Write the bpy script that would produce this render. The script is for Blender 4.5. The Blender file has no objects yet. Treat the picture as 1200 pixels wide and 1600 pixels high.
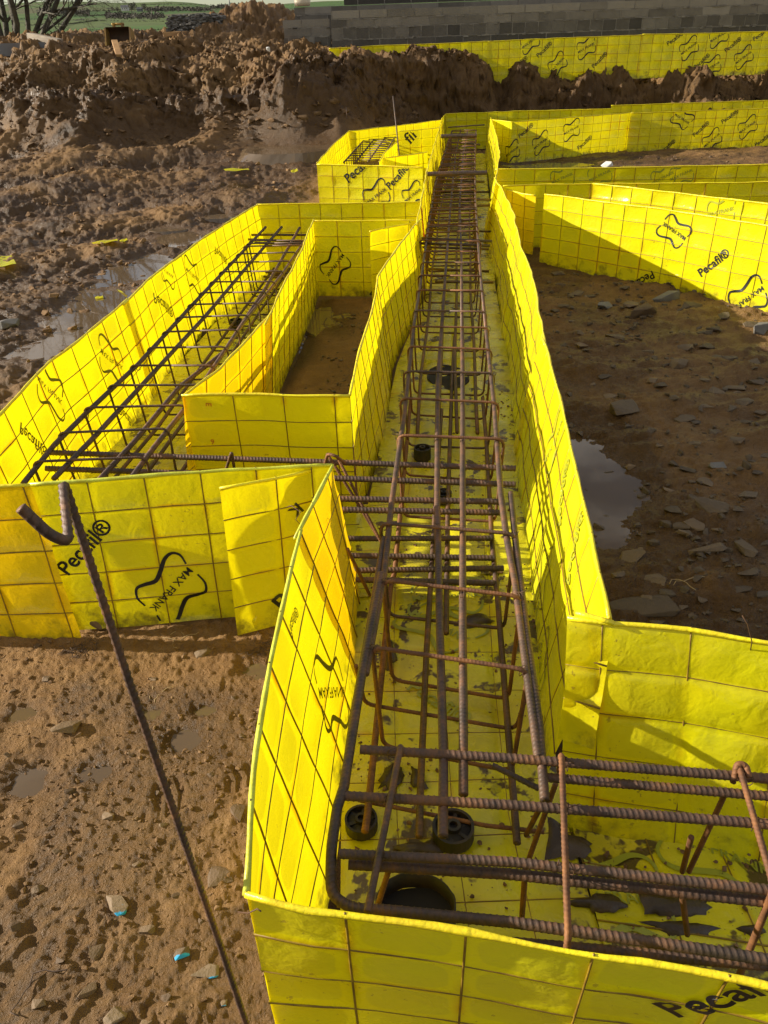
import bpy, bmesh, math, random
import numpy as np
from mathutils import Vector, Matrix, noise as mnoise

SC = bpy.context.scene
COL = SC.collection
rng = np.random.default_rng(7)
random.seed(7)

# ------------------------------------------------------------------ camera
PITCH, ROLL, FPX = math.radians(31.8), math.radians(2.0), 1200.0
CAM = np.array([0., 0., 1.5])
_F = np.array([0, math.cos(PITCH), -math.sin(PITCH)])
_R0 = np.array([1., 0, 0]); _U0 = np.array([0, math.sin(PITCH), math.cos(PITCH)])
_R = math.cos(ROLL)*_R0 - math.sin(ROLL)*_U0
_U = math.sin(ROLL)*_R0 + math.cos(ROLL)*_U0
def ray(x, y): return _F + (x-600)/FPX*_R - (y-800)/FPX*_U
def P(x, y, z=0.):
    d = ray(x, y); return CAM + d*((z-1.5)/d[2])
def PY(x, y, Y):
    d = ray(x, y); return CAM + d*(Y/d[1])
def proj(q):
    d = np.asarray(q)-CAM; w = d@_F
    return np.stack([600+FPX*(d@_R)/w, 800-FPX*(d@_U)/w], -1)

cam = bpy.data.cameras.new('camera'); cam.sensor_fit = 'VERTICAL'; cam.sensor_height = 24; cam.lens = 24*FPX/1600
cam.clip_start = .02; cam.clip_end = 20000
camo = bpy.data.objects.new('camera', cam); COL.objects.link(camo)
camo.matrix_world = Matrix(((_R[0], _U[0], -_F[0], 0), (_R[1], _U[1], -_F[1], 0), (_R[2], _U[2], -_F[2], 1.5), (0, 0, 0, 1)))
SC.camera = camo

# ------------------------------------------------------------------ helpers
def mesh(name, V, Fc, mats, smooth=True, uv=None, attrs=None, matidx=None):
    me = bpy.data.meshes.new(name)
    V = np.asarray(V, dtype=np.float32)
    if isinstance(Fc, np.ndarray):
        nf, k = Fc.shape
        me.vertices.add(len(V)); me.vertices.foreach_set('co', V.ravel())
        me.loops.add(nf*k); me.loops.foreach_set('vertex_index', Fc.astype(np.int32).ravel())
        me.polygons.add(nf); me.polygons.foreach_set('loop_start', np.arange(0, nf*k, k, dtype=np.int32))
        me.polygons.foreach_set('loop_total', np.full(nf, k, dtype=np.int32))
        me.update(calc_edges=True)
    else:
        me.from_pydata(V.tolist(), [], Fc); me.update()
    if smooth: me.polygons.foreach_set('use_smooth', np.ones(len(me.polygons), dtype=bool))
    for m in (mats if isinstance(mats, (list, tuple)) else [mats]): me.materials.append(m)
    if matidx is not None: me.polygons.foreach_set('material_index', np.asarray(matidx, dtype=np.int32))
    if uv is not None:
        l = me.uv_layers.new(name='UVMap'); li = np.empty(len(me.loops), dtype=np.int32)
        me.loops.foreach_get('vertex_index', li); l.data.foreach_set('uv', np.asarray(uv, dtype=np.float32)[li].ravel())
    for k_, a in (attrs or {}).items():
        at = me.attributes.new(k_, 'FLOAT', 'POINT'); at.data.foreach_set('value', np.asarray(a, dtype=np.float32))
    return me
def tag(o, label=None, cat=None, group=None, kind=None):
    if label: o['label'] = label
    if cat: o['category'] = cat
    if group: o['group'] = group
    if kind: o['kind'] = kind
    return o
def obj(name, V, Fc, mats, parent=None, **k):
    V = np.asarray(V, dtype=float)
    if parent is not None:
        V = V - np.array(parent.location)
        loc = (0, 0, 0)
    else:
        loc = np.array([V[:, 0].mean(), V[:, 1].mean(), V[:, 2].min()]); V = V-loc
    o = bpy.data.objects.new(name, mesh(name, V, Fc, mats, **k)); COL.objects.link(o)
    o.location = loc
    if parent is not None: o.parent = parent
    return o
def empty(name, loc, label, cat, group=None):
    o = bpy.data.objects.new(name, None); o.empty_display_size = .1; o.location = loc; COL.objects.link(o)
    return tag(o, label, cat, group)
class MB:
    def __init__(s): s.V = []; s.F = []; s.n = 0; s.m = []
    def add(s, V, F, m=0):
        V = np.asarray(V, dtype=float); s.V.append(V); n = s.n
        s.F += [tuple(int(i)+n for i in f) for f in F]; s.n += len(V); s.m += [m]*len(F)
    def box(s, c, h, R=None, m=0):
        v = np.array([[x, y, z] for x in (-1, 1) for y in (-1, 1) for z in (-1, 1)])*np.asarray(h)
        if R is not None: v = v@np.asarray(R).T
        s.add(v+np.asarray(c), [(0, 1, 3, 2), (4, 6, 7, 5), (0, 4, 5, 1), (2, 3, 7, 6), (0, 2, 6, 4), (1, 5, 7, 3)], m)
    def done(s): return np.concatenate(s.V), s.F
    def build(s, name, mats, parent=None, **k):
        V, F = s.done(); return obj(name, V, F, mats, parent, matidx=s.m, **k)

# vectorised noise
def _h(ix, iy, s):
    n = (ix.astype(np.int64)*374761393 + iy.astype(np.int64)*668265263 + s*1442695041) & 0xffffffff
    n = ((n ^ (n >> 13))*1274126177) & 0xffffffff
    n = n ^ (n >> 16)
    return (n & 0xffff)/32767.5-1
def vn(x, y, s=0):
    x = np.asarray(x, float); y = np.asarray(y, float)
    ix = np.floor(x); iy = np.floor(y); fx = x-ix; fy = y-iy
    u = fx**3*(fx*(fx*6-15)+10); v = fy**3*(fy*(fy*6-15)+10)
    a = _h(ix, iy, s); b = _h(ix+1, iy, s); c = _h(ix, iy+1, s); d = _h(ix+1, iy+1, s)
    return (a+(b-a)*u)+((c+(d-c)*u)-(a+(b-a)*u))*v
def fbm(x, y, s=0, o=4, g=.5):
    t = 0; a = 1; n = 0
    for i in range(o):
        ca, sa = math.cos(.6*i+.3), math.sin(.6*i+.3)
        t = t+a*vn((x*ca-y*sa)*2**i, (x*sa+y*ca)*2**i, s+i*17); n += a; a *= g
    return t/n
def sstep(a, b, x):
    t = np.clip((x-a)/(b-a), 0, 1); return t*t*(3-2*t)

# ------------------------------------------------------------------ node materials
def M(name):
    m = bpy.data.materials.new(name); m.use_nodes = True
    nt = m.node_tree; nt.nodes.clear()
    out = nt.nodes.new('ShaderNodeOutputMaterial')
    return m, nt, out
class N:
    def __init__(s, nt): s.nt = nt
    def n(s, t, **k):
        o = s.nt.nodes.new(t)
        for a, b in k.items(): setattr(o, a, b)
        return o
    def l(s, a, b): s.nt.links.new(a, b)
    def set(s, sock, v):
        if hasattr(v, 'is_output') or isinstance(v, bpy.types.NodeSocket): s.l(v, sock)
        else: sock.default_value = v
    def math(s, op, a, b=None, c=None, clamp=False):
        o = s.n('ShaderNodeMath', operation=op, use_clamp=clamp); s.set(o.inputs[0], a)
        if b is not None: s.set(o.inputs[1], b)
        if c is not None: s.set(o.inputs[2], c)
        return o.outputs[0]
    def noise(s, vec, scale, detail=4, rough=.55, dist=0):
        o = s.n('ShaderNodeTexNoise'); o.inputs['Scale'].default_value = scale; o.inputs['Detail'].default_value = detail
        o.inputs['Roughness'].default_value = rough; o.inputs['Distortion'].default_value = dist
        if vec is not None: s.l(vec, o.inputs['Vector'])
        return o.outputs['Fac']
    def ramp(s, f, stops):
        o = s.n('ShaderNodeValToRGB'); e = o.color_ramp.elements
        while len(e) > 1: e.remove(e[0])
        e[0].position = stops[0][0]; e[0].color = (*stops[0][1], 1) if not isinstance(stops[0][1], float) else (stops[0][1],)*3+(1,)
        for p, c in stops[1:]:
            q = e.new(p); q.color = (*c, 1) if not isinstance(c, float) else (c,)*3+(1,)
        s.l(f, o.inputs[0]); return o.outputs[0]
    def mix(s, f, a, b, bt='MIX'):
        o = s.n('ShaderNodeMix', data_type='RGBA', blend_type=bt)
        s.set(o.inputs[0], f); s.set(o.inputs[6], a if not isinstance(a, tuple) else (*a, 1)); s.set(o.inputs[7], b if not isinstance(b, tuple) else (*b, 1))
        return o.outputs[2]
    def map(s, v, a, b, c=0., d=1.):
        o = s.n('ShaderNodeMapRange'); o.interpolation_type = 'SMOOTHSTEP'
        s.set(o.inputs[0], v); o.inputs[1].default_value = a; o.inputs[2].default_value = b; o.inputs[3].default_value = c; o.inputs[4].default_value = d
        return o.outputs[0]
    def bump(s, h, strength=.5, dist=.01, normal=None):
        o = s.n('ShaderNodeBump'); o.inputs['Strength'].default_value = strength; o.inputs['Distance'].default_value = dist
        s.l(h, o.inputs['Height'])
        if normal is not None: s.l(normal, o.inputs['Normal'])
        return o.outputs[0]
    def bsdf(s, base, rough=.6, metal=0., normal=None, spec=.5):
        o = s.n('ShaderNodeBsdfPrincipled')
        s.set(o.inputs['Base Color'], base if not isinstance(base, tuple) else (*base, 1)); s.set(o.inputs['Roughness'], rough)
        s.set(o.inputs['Metallic'], metal); s.set(o.inputs['Specular IOR Level'], spec)
        if normal is not None: s.l(normal, o.inputs['Normal'])
        return o.outputs[0]
    def pos(s): return s.n('ShaderNodeNewGeometry').outputs['Position']
    def objc(s): return s.n('ShaderNodeTexCoord').outputs['Object']
    def attr(s, nm): return s.n('ShaderNodeAttribute', attribute_name=nm).outputs['Fac']
    def rand(s): return s.n('ShaderNodeObjectInfo').outputs['Random']

def film_mat(name, dirt=.0, trans=.39, base=(.78, .75, .007), tcol=(.92, .775, .004)):
    m, nt, out = M(name); g = N(nt)
    uvn = g.n('ShaderNodeUVMap').outputs[0]
    sx = g.n('ShaderNodeSeparateXYZ'); g.l(uvn, sx.inputs[0])
    du = g.math('ABSOLUTE', g.math('SUBTRACT', g.math('FRACT', sx.outputs[0]), .5))
    dv = g.math('ABSOLUTE', g.math('SUBTRACT', g.math('FRACT', sx.outputs[1]), .5))
    pos = g.pos()
    nz = g.noise(pos, 9, 3)
    wob = g.math('MULTIPLY', g.math('SUBTRACT', nz, .5), .16)
    d4 = g.math('POWER', g.math('ADD', g.math('POWER', g.math('ADD', du, wob), 4.), g.math('POWER', dv, 4.)), .25)
    inner = g.map(d4, .37, .405, 1., 0.)          # the two films stand apart in the middle of a cell
    big = g.noise(pos, 2.3, 2)
    isel = g.math('MULTIPLY', inner, g.map(big, .38, .6))
    c = g.mix(isel, base, (base[0]*.84, base[1]*.85, base[2]*2.))
    edge = g.math('MAXIMUM', du, dv)
    rustm = g.math('MULTIPLY', g.map(edge, .40, .5), g.map(g.noise(pos, 5, 3), .46, .68))
    c = g.mix(g.math('MULTIPLY', rustm, .5), c, (.62, .30, .003))
    c = g.mix(g.math('MULTIPLY', g.map(g.noise(pos, 3.1, 4), .35, .75), .3), c, (.88, .56, .003))
    specks = g.map(g.math('ADD', g.noise(pos, 60, 3, .6), g.math('MULTIPLY', g.map(g.noise(pos, 3, 2), .4, .7), .07)), .70, .76)
    c = g.mix(g.math('MULTIPLY', specks, .75), c, (.16, .09, .03))
    vnr = g.attr('vn')
    mud = g.map(g.math('ADD', g.math('MULTIPLY', g.noise(pos, 14, 5, .65), .55), g.math('MULTIPLY', vnr, .62)), .80, .98)
    mud = g.math('MULTIPLY', mud, .8)
    if dirt:
        pat = g.map(g.noise(pos, 7.5, 4, .6, .3), .60-dirt*.13, .64-dirt*.13)
        holes = g.map(g.noise(pos, 26, 4, .6), .36, .5)
        mud = g.math('MAXIMUM', 0., g.math('MULTIPLY', pat, g.math('ADD', .35, g.math('MULTIPLY', holes, .6)))) 
        thin = g.map(g.noise(pos, 4, 4), .4, .7, 0., .35)
        mud = g.math('MAXIMUM', mud, thin)
    c = g.mix(g.math('MULTIPLY', g.map(g.noise(pos, 11, 5, .7, .5), .52, .75), .22), c, (.62, .50, .03))
    c = g.mix(mud, c, (.075, .043, .017))
    h = g.math('ADD', g.math('MULTIPLY', g.noise(pos, 22, 3, .5, .6), .7), g.math('MULTIPLY', g.noise(pos, 80, 2), .18))
    nb = g.bump(h, .36, .013)
    rgh = g.math('ADD', g.math('MULTIPLY', g.noise(pos, 6, 3), .3), .11)
    b = g.bsdf(c, rgh, 0., nb, .5)
    t = g.n('ShaderNodeBsdfTranslucent'); g.l(g.mix(mud, g.mix(rustm, tcol, (.75, .33, .002)), (.06, .03, .01)), t.inputs['Color']); g.l(nb, t.inputs['Normal'])
    ms = g.n('ShaderNodeMixShader')
    tf = g.math('MULTIPLY', g.math('SUBTRACT', 1., g.math('MULTIPLY', mud, .8)), g.math('SUBTRACT', trans, g.math('MULTIPLY', isel, .1)))
    g.l(tf, ms.inputs[0]); g.l(b, ms.inputs[1]); g.l(t.outputs[0], ms.inputs[2]); g.l(ms.outputs[0], out.inputs[0])
    return m
FILM = film_mat('yellow_film'); FLOORF = film_mat('yellow_floor_film', dirt=.30, trans=.12, base=(.72, .66, .010))
FILMO = film_mat('orange_tinted_film', base=(.82, .66, .005), tcol=(.95, .60, .002))
def simple(name, c, rough=.6, metal=0, nscale=None, c2=None, bump=None, spec=.5):
    m, nt, out = M(name); g = N(nt)
    col = c
    nb = None
    if nscale: col = g.mix(g.map(g.noise(g.objc(), nscale, 5, .6), .35, .68), c, c2)
    if bump: nb = g.bump(g.noise(g.objc(), bump[0], 5, .6), bump[1], bump[2])
    g.l(g.bsdf(col, rough, metal, nb, spec), out.inputs[0]); return m
HEM = simple('film_hem', (.82, .70, .01), .35, 0, 9, (.70, .52, .012), (40, .6, .006))
HEMG = simple('film_hem_green', (.62, .66, .06), .4, 0, 14, (.45, .42, .02), (60, .5, .004))
WIREM = simple('coated_wire', (.16, .09, .008), .55, .1, 25, (.30, .19, .008))
INK = simple('black_print', (.006, .006, .007), .45)
INKG = simple('print_seen_through_film', (.22, .19, .006), .4)
INKGR = simple('print_under_film', (.30, .31, .02), .4)
REDINK = simple('red_print', (.55, .16, .01), .5)
ORNG = simple('orange_marker', (.9, .12, .005), .5)

def rebar_mat(name, a, b, c, rough=.55):
    m, nt, out = M(name); g = N(nt); pos = g.pos()
    n1 = g.noise(pos, 34, 6, .72); n2 = g.noise(pos, 5, 3)
    col = g.ramp(g.math('ADD', g.math('MULTIPLY', n1, .6), g.math('MULTIPLY', n2, .4)), [(.38, a), (.5, b), (.61, c)])
    nb = g.bump(g.noise(pos, 260, 4, .7), .35, .002)
    g.l(g.bsdf(col, g.math('ADD', rough-.12, g.math('MULTIPLY', n1, .3)), .25, nb, .5), out.inputs[0]); return m
REBAR = rebar_mat('rusty_steel', (.048, .030, .022), (.10, .055, .034), (.19, .086, .034))
REBARG = rebar_mat('grey_steel', (.050, .034, .025), (.10, .058, .037), (.18, .082, .036), .52)
REBARR = rebar_mat('orange_rust_steel', (.085, .038, .018), (.155, .065, .025), (.25, .105, .033), .65)
REBARD = rebar_mat('dark_steel', (.042, .030, .022), (.085, .053, .036), (.16, .08, .04), .5)

def mud_mat():
    m, nt, out = M('mud'); g = N(nt); pos = g.pos(); wet = g.attr('wet'); gr = g.attr('grass')
    n1 = g.noise(pos, 1.1, 5, .6); n2 = g.noise(pos, 11, 6, .65); n3 = g.noise(pos, 70, 5, .7)
    c = g.ramp(g.math('ADD', g.math('MULTIPLY', n1, .45), g.math('MULTIPLY', n2, .55)), [(.30, (.15, .077, .027)), (.46, (.25, .137, .050)), (.60, (.335, .194, .077)), (.74, (.41, .256, .108))])
    c = g.mix(g.math('MULTIPLY', g.map(n3, .56, .74), .35), c, (.36, .25, .155))
    c = g.mix(g.math('MULTIPLY', g.map(g.noise(pos, 2.2, 4), .54, .72), .45), c, (.20, .105, .026))
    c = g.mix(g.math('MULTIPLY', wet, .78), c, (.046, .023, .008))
    c = g.mix(gr, c, (.05, .085, .022))
    rgh = g.math('SUBTRACT', g.math('ADD', .62, g.math('MULTIPLY', n2, .3)), g.math('MULTIPLY', wet, .40))
    h = g.math('ADD', g.math('ADD', g.math('MULTIPLY', g.noise(pos, 45, 7, .70, .3), 1.), g.math('MULTIPLY', g.noise(pos, 130, 6, .75, .4), .75)), g.math('MULTIPLY', g.map(g.noise(pos, 75, 3, .6), .52, .7), .35))
    nb = g.bump(h, .72, .022)
    g.l(g.bsdf(c, rgh, 0., nb, g.math('ADD', .14, g.math('MULTIPLY', wet, .07))), out.inputs[0]); return m
MUD = mud_mat()
def water_mat(name, c, rough=.03):
    m, nt, out = M(name); g = N(nt); pos = g.pos()
    nb = g.bump(g.noise(pos, 9, 2), .02, .01)
    g.l(g.bsdf(g.mix(g.noise(pos, 3, 4), c, tuple(x*.75 for x in c)), rough, 0, nb, .6), out.inputs[0]); return m
WATER = water_mat('muddy_water', (.13, .088, .05))
def stone_mat(name, cs, blue=False, sc=7):
    m, nt, out = M(name); g = N(nt); pos = g.objc()
    n1 = g.noise(pos, sc, 6, .65)
    r = g.rand()
    c = g.ramp(g.math('ADD', g.math('MULTIPLY', n1, .6), g.math('MULTIPLY', r, .4)), [(.25, cs[0]), (.5, cs[1]), (.75, cs[2])])
    if blue: c = g.mix(g.map(g.noise(pos, 16, 3, .5), .50, .54), c, (.03, .33, .62))
    nb = g.bump(g.noise(pos, 35, 6, .7), .6, .01)
    g.l(g.bsdf(c, .7, 0, nb, .3), out.inputs[0]); return m
STONE = stone_mat('brown_stone', [(.09, .055, .028), (.145, .092, .047), (.20, .135, .073)])
STONEW = stone_mat('wet_shale', [(.075, .055, .035), (.12, .085, .052), (.19, .13, .075)])
STONEB = stone_mat('painted_stone', [(.11, .075, .042), (.17, .115, .066), (.23, .165, .10)], True)
STONEG = stone_mat('grey_stone', [(.10, .09, .08), (.17, .155, .135), (.26, .24, .21)])
BLOCKM = None
def block_mat():
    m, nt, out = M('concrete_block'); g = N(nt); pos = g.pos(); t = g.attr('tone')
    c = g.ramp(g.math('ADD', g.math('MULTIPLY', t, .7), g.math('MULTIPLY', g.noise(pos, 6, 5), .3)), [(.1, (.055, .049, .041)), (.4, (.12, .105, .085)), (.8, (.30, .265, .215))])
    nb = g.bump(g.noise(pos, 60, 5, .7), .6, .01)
    g.l(g.bsdf(c, .85, 0, nb, .2), out.inputs[0]); return m
BLOCKM = block_mat()
MORTAR = simple('mortar', (.27, .24, .20), .9, 0, 8, (.16, .14, .12), (50, .6, .01))
WOOD = simple('new_timber', (.46, .26, .10), .7, 0, 6, (.34, .18, .07), (30, .4, .004))
PALEW = simple('pale_timber', (.40, .33, .24), .75, 0, 5, (.26, .20, .14), (30, .4, .004))
GREYC = simple('grey_concrete', (.22, .22, .22), .85, 0, 1.2, (.16, .155, .15), (30, .4, .01))
BARK = simple('bark', (.05, .043, .03), .85, 0, 12, (.10, .085, .05), (30, .8, .02))
BLACKP = simple('black_plastic', (.012, .011, .010), .6, 0, 18, (.045, .028, .014))
DARKH = simple('dark_wet_mud', (.012, .008, .005), .7)
YPAINT = simple('worn_yellow_paint', (.45, .27, .05), .55, .2, 9, (.22, .12, .05), (20, .3, .01))
STEELD = simple('rusty_bucket_steel', (.055, .035, .022), .7, .2, 8, (.11, .06, .03), (20, .5, .01))
WHITE = simple('white_plastic', (.72, .71, .68), .5, 0, 6, (.5, .46, .4))
CREAM = simple('cream_plastic', (.70, .60, .44), .6, 0, 4, (.58, .48, .34))
STRAW = simple('dry_straw', (.42, .30, .15), .8)
ROOTS = simple('dead_roots', (.09, .055, .035), .85)
GREENG = simple('hedge_leaves', (.045, .06, .028), .8, 0, 3, (.085, .085, .045))
WOODS = simple('bare_woodland', (.06, .05, .04), .9, 0, .05, (.085, .075, .055))
SLATE = simple('slate_roof', (.09, .09, .1), .6)
GLASSD = simple('window_glass', (.02, .025, .03), .1)
TIE = simple('tie_wire', (.10, .05, .025), .6, .3)

# ------------------------------------------------------------------ tubes / rebars
def fillet(pts, r, n=5):
    pts = [np.asarray(p, float) for p in pts]; out = [pts[0]]
    for i in range(1, len(pts)-1):
        a, b, c = pts[i-1], pts[i], pts[i+1]
        u = (a-b); lu = np.linalg.norm(u); w = (c-b); lw = np.linalg.norm(w); u = u/lu; w = w/lw
        d = min(r, lu*.45, lw*.45)
        if u@w < -.995: out.append(b); continue
        for t in np.linspace(0, 1, n): out.append((1-t)**2*(b+u*d)+2*t*(1-t)*b+t*t*(b+w*d))
    out.append(pts[-1]); return np.array(out)
def resample(pts, ds):
    pts = np.asarray(pts, float); seg = np.linalg.norm(np.diff(pts, axis=0), axis=1); s = np.r_[0, np.cumsum(seg)]
    n = max(2, int(s[-1]/ds)+1); t = np.linspace(0, s[-1], n)
    return np.stack([np.interp(t, s, pts[:, k]) for k in range(3)], -1), t
def tube(pts, r, sides=8, rib=0, pitch=.012, closed=False, caps=True, seed=0):
    """swept tube; rib > 0 adds the slanting ribs and the two lengthways ribs of a reinforcing bar"""
    pts = np.asarray(pts, float)
    if rib: pts, s = resample(pts, pitch/6.)
    else: s = np.r_[0, np.cumsum(np.linalg.norm(np.diff(pts, axis=0), axis=1))]
    n = len(pts)
    T = np.gradient(pts, axis=0); 
    if closed:
        T = (np.roll(pts, -1, 0)-np.roll(pts, 1, 0))
    T /= np.linalg.norm(T, axis=1)[:, None]+1e-12
    ref = np.array([0, 0, 1.]) if abs(T[0][2]) < .9 else np.array([1., 0, 0])
    A = np.empty_like(pts); a = np.cross(T[0], ref); a /= np.linalg.norm(a); A[0] = a
    for i in range(1, n):
        a = A[i-1]-T[i]*(A[i-1]@T[i]); A[i] = a/(np.linalg.norm(a)+1e-12)
    B = np.cross(T, A)
    ph = np.linspace(0, 2*np.pi, sides, endpoint=False)+.4+seed
    rr = np.full((n, sides), float(1))*np.asarray(r).reshape(-1, 1) if np.ndim(r) else np.full((n, sides), float(r))
    if rib:
        pp = ph-seed
        k = s[:, None]/pitch + np.where(np.sin(pp) > 0, 1, -1)[None]*pp[None]*.22
        ridge = np.clip(np.cos(2*np.pi*k), 0, 1)**2.6*np.abs(np.sin(pp))[None]**.4
        lon = np.exp(-(np.sin(pp)/.28)**2)[None]
        rr = rr*(.93+rib*np.maximum(ridge, lon*.8))
    V = pts[:, None]+rr[..., None]*(np.cos(ph)[None, :, None]*A[:, None]+np.sin(ph)[None, :, None]*B[:, None])
    V = V.reshape(-1, 3)
    i = np.arange(n if closed else n-1)[:, None]; j = np.arange(sides)[None]
    i2 = (i+1) % n; j2 = (j+1) % sides
    Fq = np.stack([i*sides+j, i*sides+j2, i2*sides+j2, i2*sides+j], -1).reshape(-1, 4)
    Fl = [tuple(f) for f in Fq.tolist()]
    if caps and not closed: Fl += [tuple(range(sides))[::-1], tuple(range((n-1)*sides, n*sides))]
    return V, Fl
def bar(name, pts, r, mat, parent, near=True, fil=0, seed=0, pitch=None):
    pts = fillet(pts, fil) if fil else np.asarray(pts, float)
    V, Fl = tube(pts, r, 14 if near else 7, .16 if near else 0, pitch or max(.0085, r*1.12), seed=seed)
    if not near:
        pass
    return obj(name, V, Fl, mat, parent)

# ------------------------------------------------------------------ formwork panels
class Panel:
    pass
def poly(pts, z):
    return np.array([P(p[0], p[1], p[2] if len(p) > 2 else z) if len(p) < 4 else p[:3] for p in pts])
_seed = [11]
def sheet(name, cat, label, top, bot, rows=5, cw=.155, k=8, amp=.004, wave=.006, mat=None, group='yellow formwork panels', hem=HEM, wr=.0019, side=1, bulge_dir=1, uoff=.0, hemr=.005, smooth=False):
    """top, bot: matching lists of 3-D points along the two long edges"""
    _seed[0] += 13; sd = _seed[0]
    top = np.asarray(top, float); bot = np.asarray(bot, float)
    sg = np.linalg.norm(np.diff(top, axis=0), axis=1); cum = np.r_[0, np.cumsum(sg)]
    L = cum[-1]; H = np.linalg.norm(top-bot, axis=1).mean()
    def interp(A, u):
        if smooth and len(A) > 2:
            d = np.gradient(A, cum, axis=0)
            i = np.clip(np.searchsorted(cum, u)-1, 0, len(cum)-2); h = (cum[i+1]-cum[i])[..., None]; t = ((u-cum[i])/(cum[i+1]-cum[i]))[..., None]
            return (2*t**3-3*t**2+1)*A[i]+(t**3-2*t**2+t)*h*d[i]+(-2*t**3+3*t**2)*A[i+1]+(t**3-t**2)*h*d[i+1]
        return np.stack([np.interp(u, cum, A[:, c]) for c in range(3)], -1)
    def S(u, v, off=0., cells=True):
        u = np.asarray(u, float); v = np.asarray(v, float)
        uc = np.clip(u, 0, L)
        T = interp(top, uc); B = interp(bot, uc)
        e = .02; tg = interp(top, np.clip(uc+e, 0, L))-interp(top, np.clip(uc-e, 0, L)); dn = B-T
        n = np.cross(tg, dn); n /= np.linalg.norm(n, axis=-1)[..., None]+1e-9
        Q = T+(B-T)*v[..., None]
        w = wave*fbm(u*3.1, v*2.2, sd, 3)*(.4+.6*np.sin(np.pi*np.clip(v, 0, 1)))+wave*.8*vn(u*4.5+3, v*.7, sd+5)
        b = 0
        if cells:
            a = (u+uoff)/cw; c = v*rows
            sh = np.abs(np.sin(np.pi*a)*np.sin(np.pi*c))**.42
            amt = amp*(1.05+.9*_h(np.floor(a), np.floor(c), sd))
            b = amt*sh*bulge_dir + amp*.35*fbm(u*16, v*8, sd+3, 2)*sh
        dz = .004*fbm(u*6, u*0+.5, sd+9, 2)*(1-np.clip(v, 0, 1))
        Q = Q+n*(w+b+off)[..., None]; Q[..., 2] += dz
        return Q
    lo = np.concatenate([top, bot]); base = np.array([lo[:, 0].mean(), lo[:, 1].mean(), lo[:, 2].min()])
    root = empty(name, base, label, cat, group)
    nu = max(2, int(round(L/cw*k))+1); nv = rows*k+1
    us = np.linspace(0, L, nu); vs = np.linspace(0, 1, nv)
    U, Vv = np.meshgrid(us, vs, indexing='ij'); Q = S(U.ravel(), Vv.ravel())
    i = np.arange(nu-1)[:, None]; j = np.arange(nv-1)[None]
    Fq = np.stack([i*nv+j, (i+1)*nv+j, (i+1)*nv+j+1, i*nv+j+1], -1).reshape(-1, 4)
    obj('film', Q, Fq, mat or FILM, root, uv=np.stack([(U.ravel()+uoff)/cw, Vv.ravel()*rows], -1), attrs={'vn': Vv.ravel()})
    mb = MB(); sides = 6 if k >= 7 else 4
    v_ = np.linspace(-.014 if k >= 7 else 0, 1.012 if k >= 7 else 1, max(6, rows*3+1))
    kk = np.arange(math.ceil(uoff/cw), math.floor((L+uoff)/cw)+1)
    for q in kk:
        uu = q*cw-uoff
        if uu < .004 or uu > L-.004: continue
        mb.add(*tube(S(np.full_like(v_, uu), v_, 0, False), wr, sides))
    u_ = np.linspace(0, L, max(4, int(L/.04)))
    if k >= 7: wr = wr*1.15
    for q in range(1, rows):
        mb.add(*tube(S(u_, np.full_like(u_, q/rows), wr*.6, False), wr, sides))
    if mb.n: mb.build('wire_mesh', WIREM, root)
    if hem is not None:
        pts = S(u_, np.zeros_like(u_), 0, False); pts[:, 2] += .0015
        rad = hemr*(1+.45*fbm(u_*14, u_*0, sd+2, 3))
        obj('hem', *tube(pts, rad, 7), hem, root)
    pn = Panel(); pn.S = S; pn.L = L; pn.H = H; pn.root = root
    gu, gv = np.meshgrid(np.linspace(-.15, L+.15, 300), np.linspace(-.3, 1.3, 90), indexing='ij')
    Tt = interp(top, np.clip(gu, 0, L)); Bb = interp(bot, np.clip(gu, 0, L))
    tgl = interp(top, np.full_like(gu, L))-interp(top, np.full_like(gu, max(0, L-.05))); tgl /= np.linalg.norm(tgl, axis=-1)[..., None]
    tg0 = interp(top, np.full_like(gu, min(L, .05)))-interp(top, np.zeros_like(gu)); tg0 /= np.linalg.norm(tg0, axis=-1)[..., None]
    Qg = Tt+(Bb-Tt)*gv[..., None]+tgl*np.clip(gu-L, 0, 9)[..., None]+tg0*np.clip(gu, -9, 0)[..., None]
    pn.g = (gu.ravel(), gv.ravel(), proj(Qg.reshape(-1, 3)))
    mid = S(np.array([L/2]), np.array([.5]))[0]; m2 = S(np.array([L/2]), np.array([.5]), .01)[0]
    pn.front = 1 if np.linalg.norm(m2-CAM) < np.linalg.norm(mid-CAM) else -1   # which offset is towards the camera
    return pn
def wall(label, px, zt=.48, zb=-.015, lean=(0, 0), k=8, name='formwork_panel', cat='formwork', **kw):
    top = poly(px, zt)
    ln = np.asarray(lean, float)
    bot = top.copy()
    if ln.ndim == 1: bot[:, :2] += ln
    else: bot[:, :2] += ln
    bot[:, 2] = zb
    return sheet(name, cat, label, top, bot, k=k, **kw)

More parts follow.
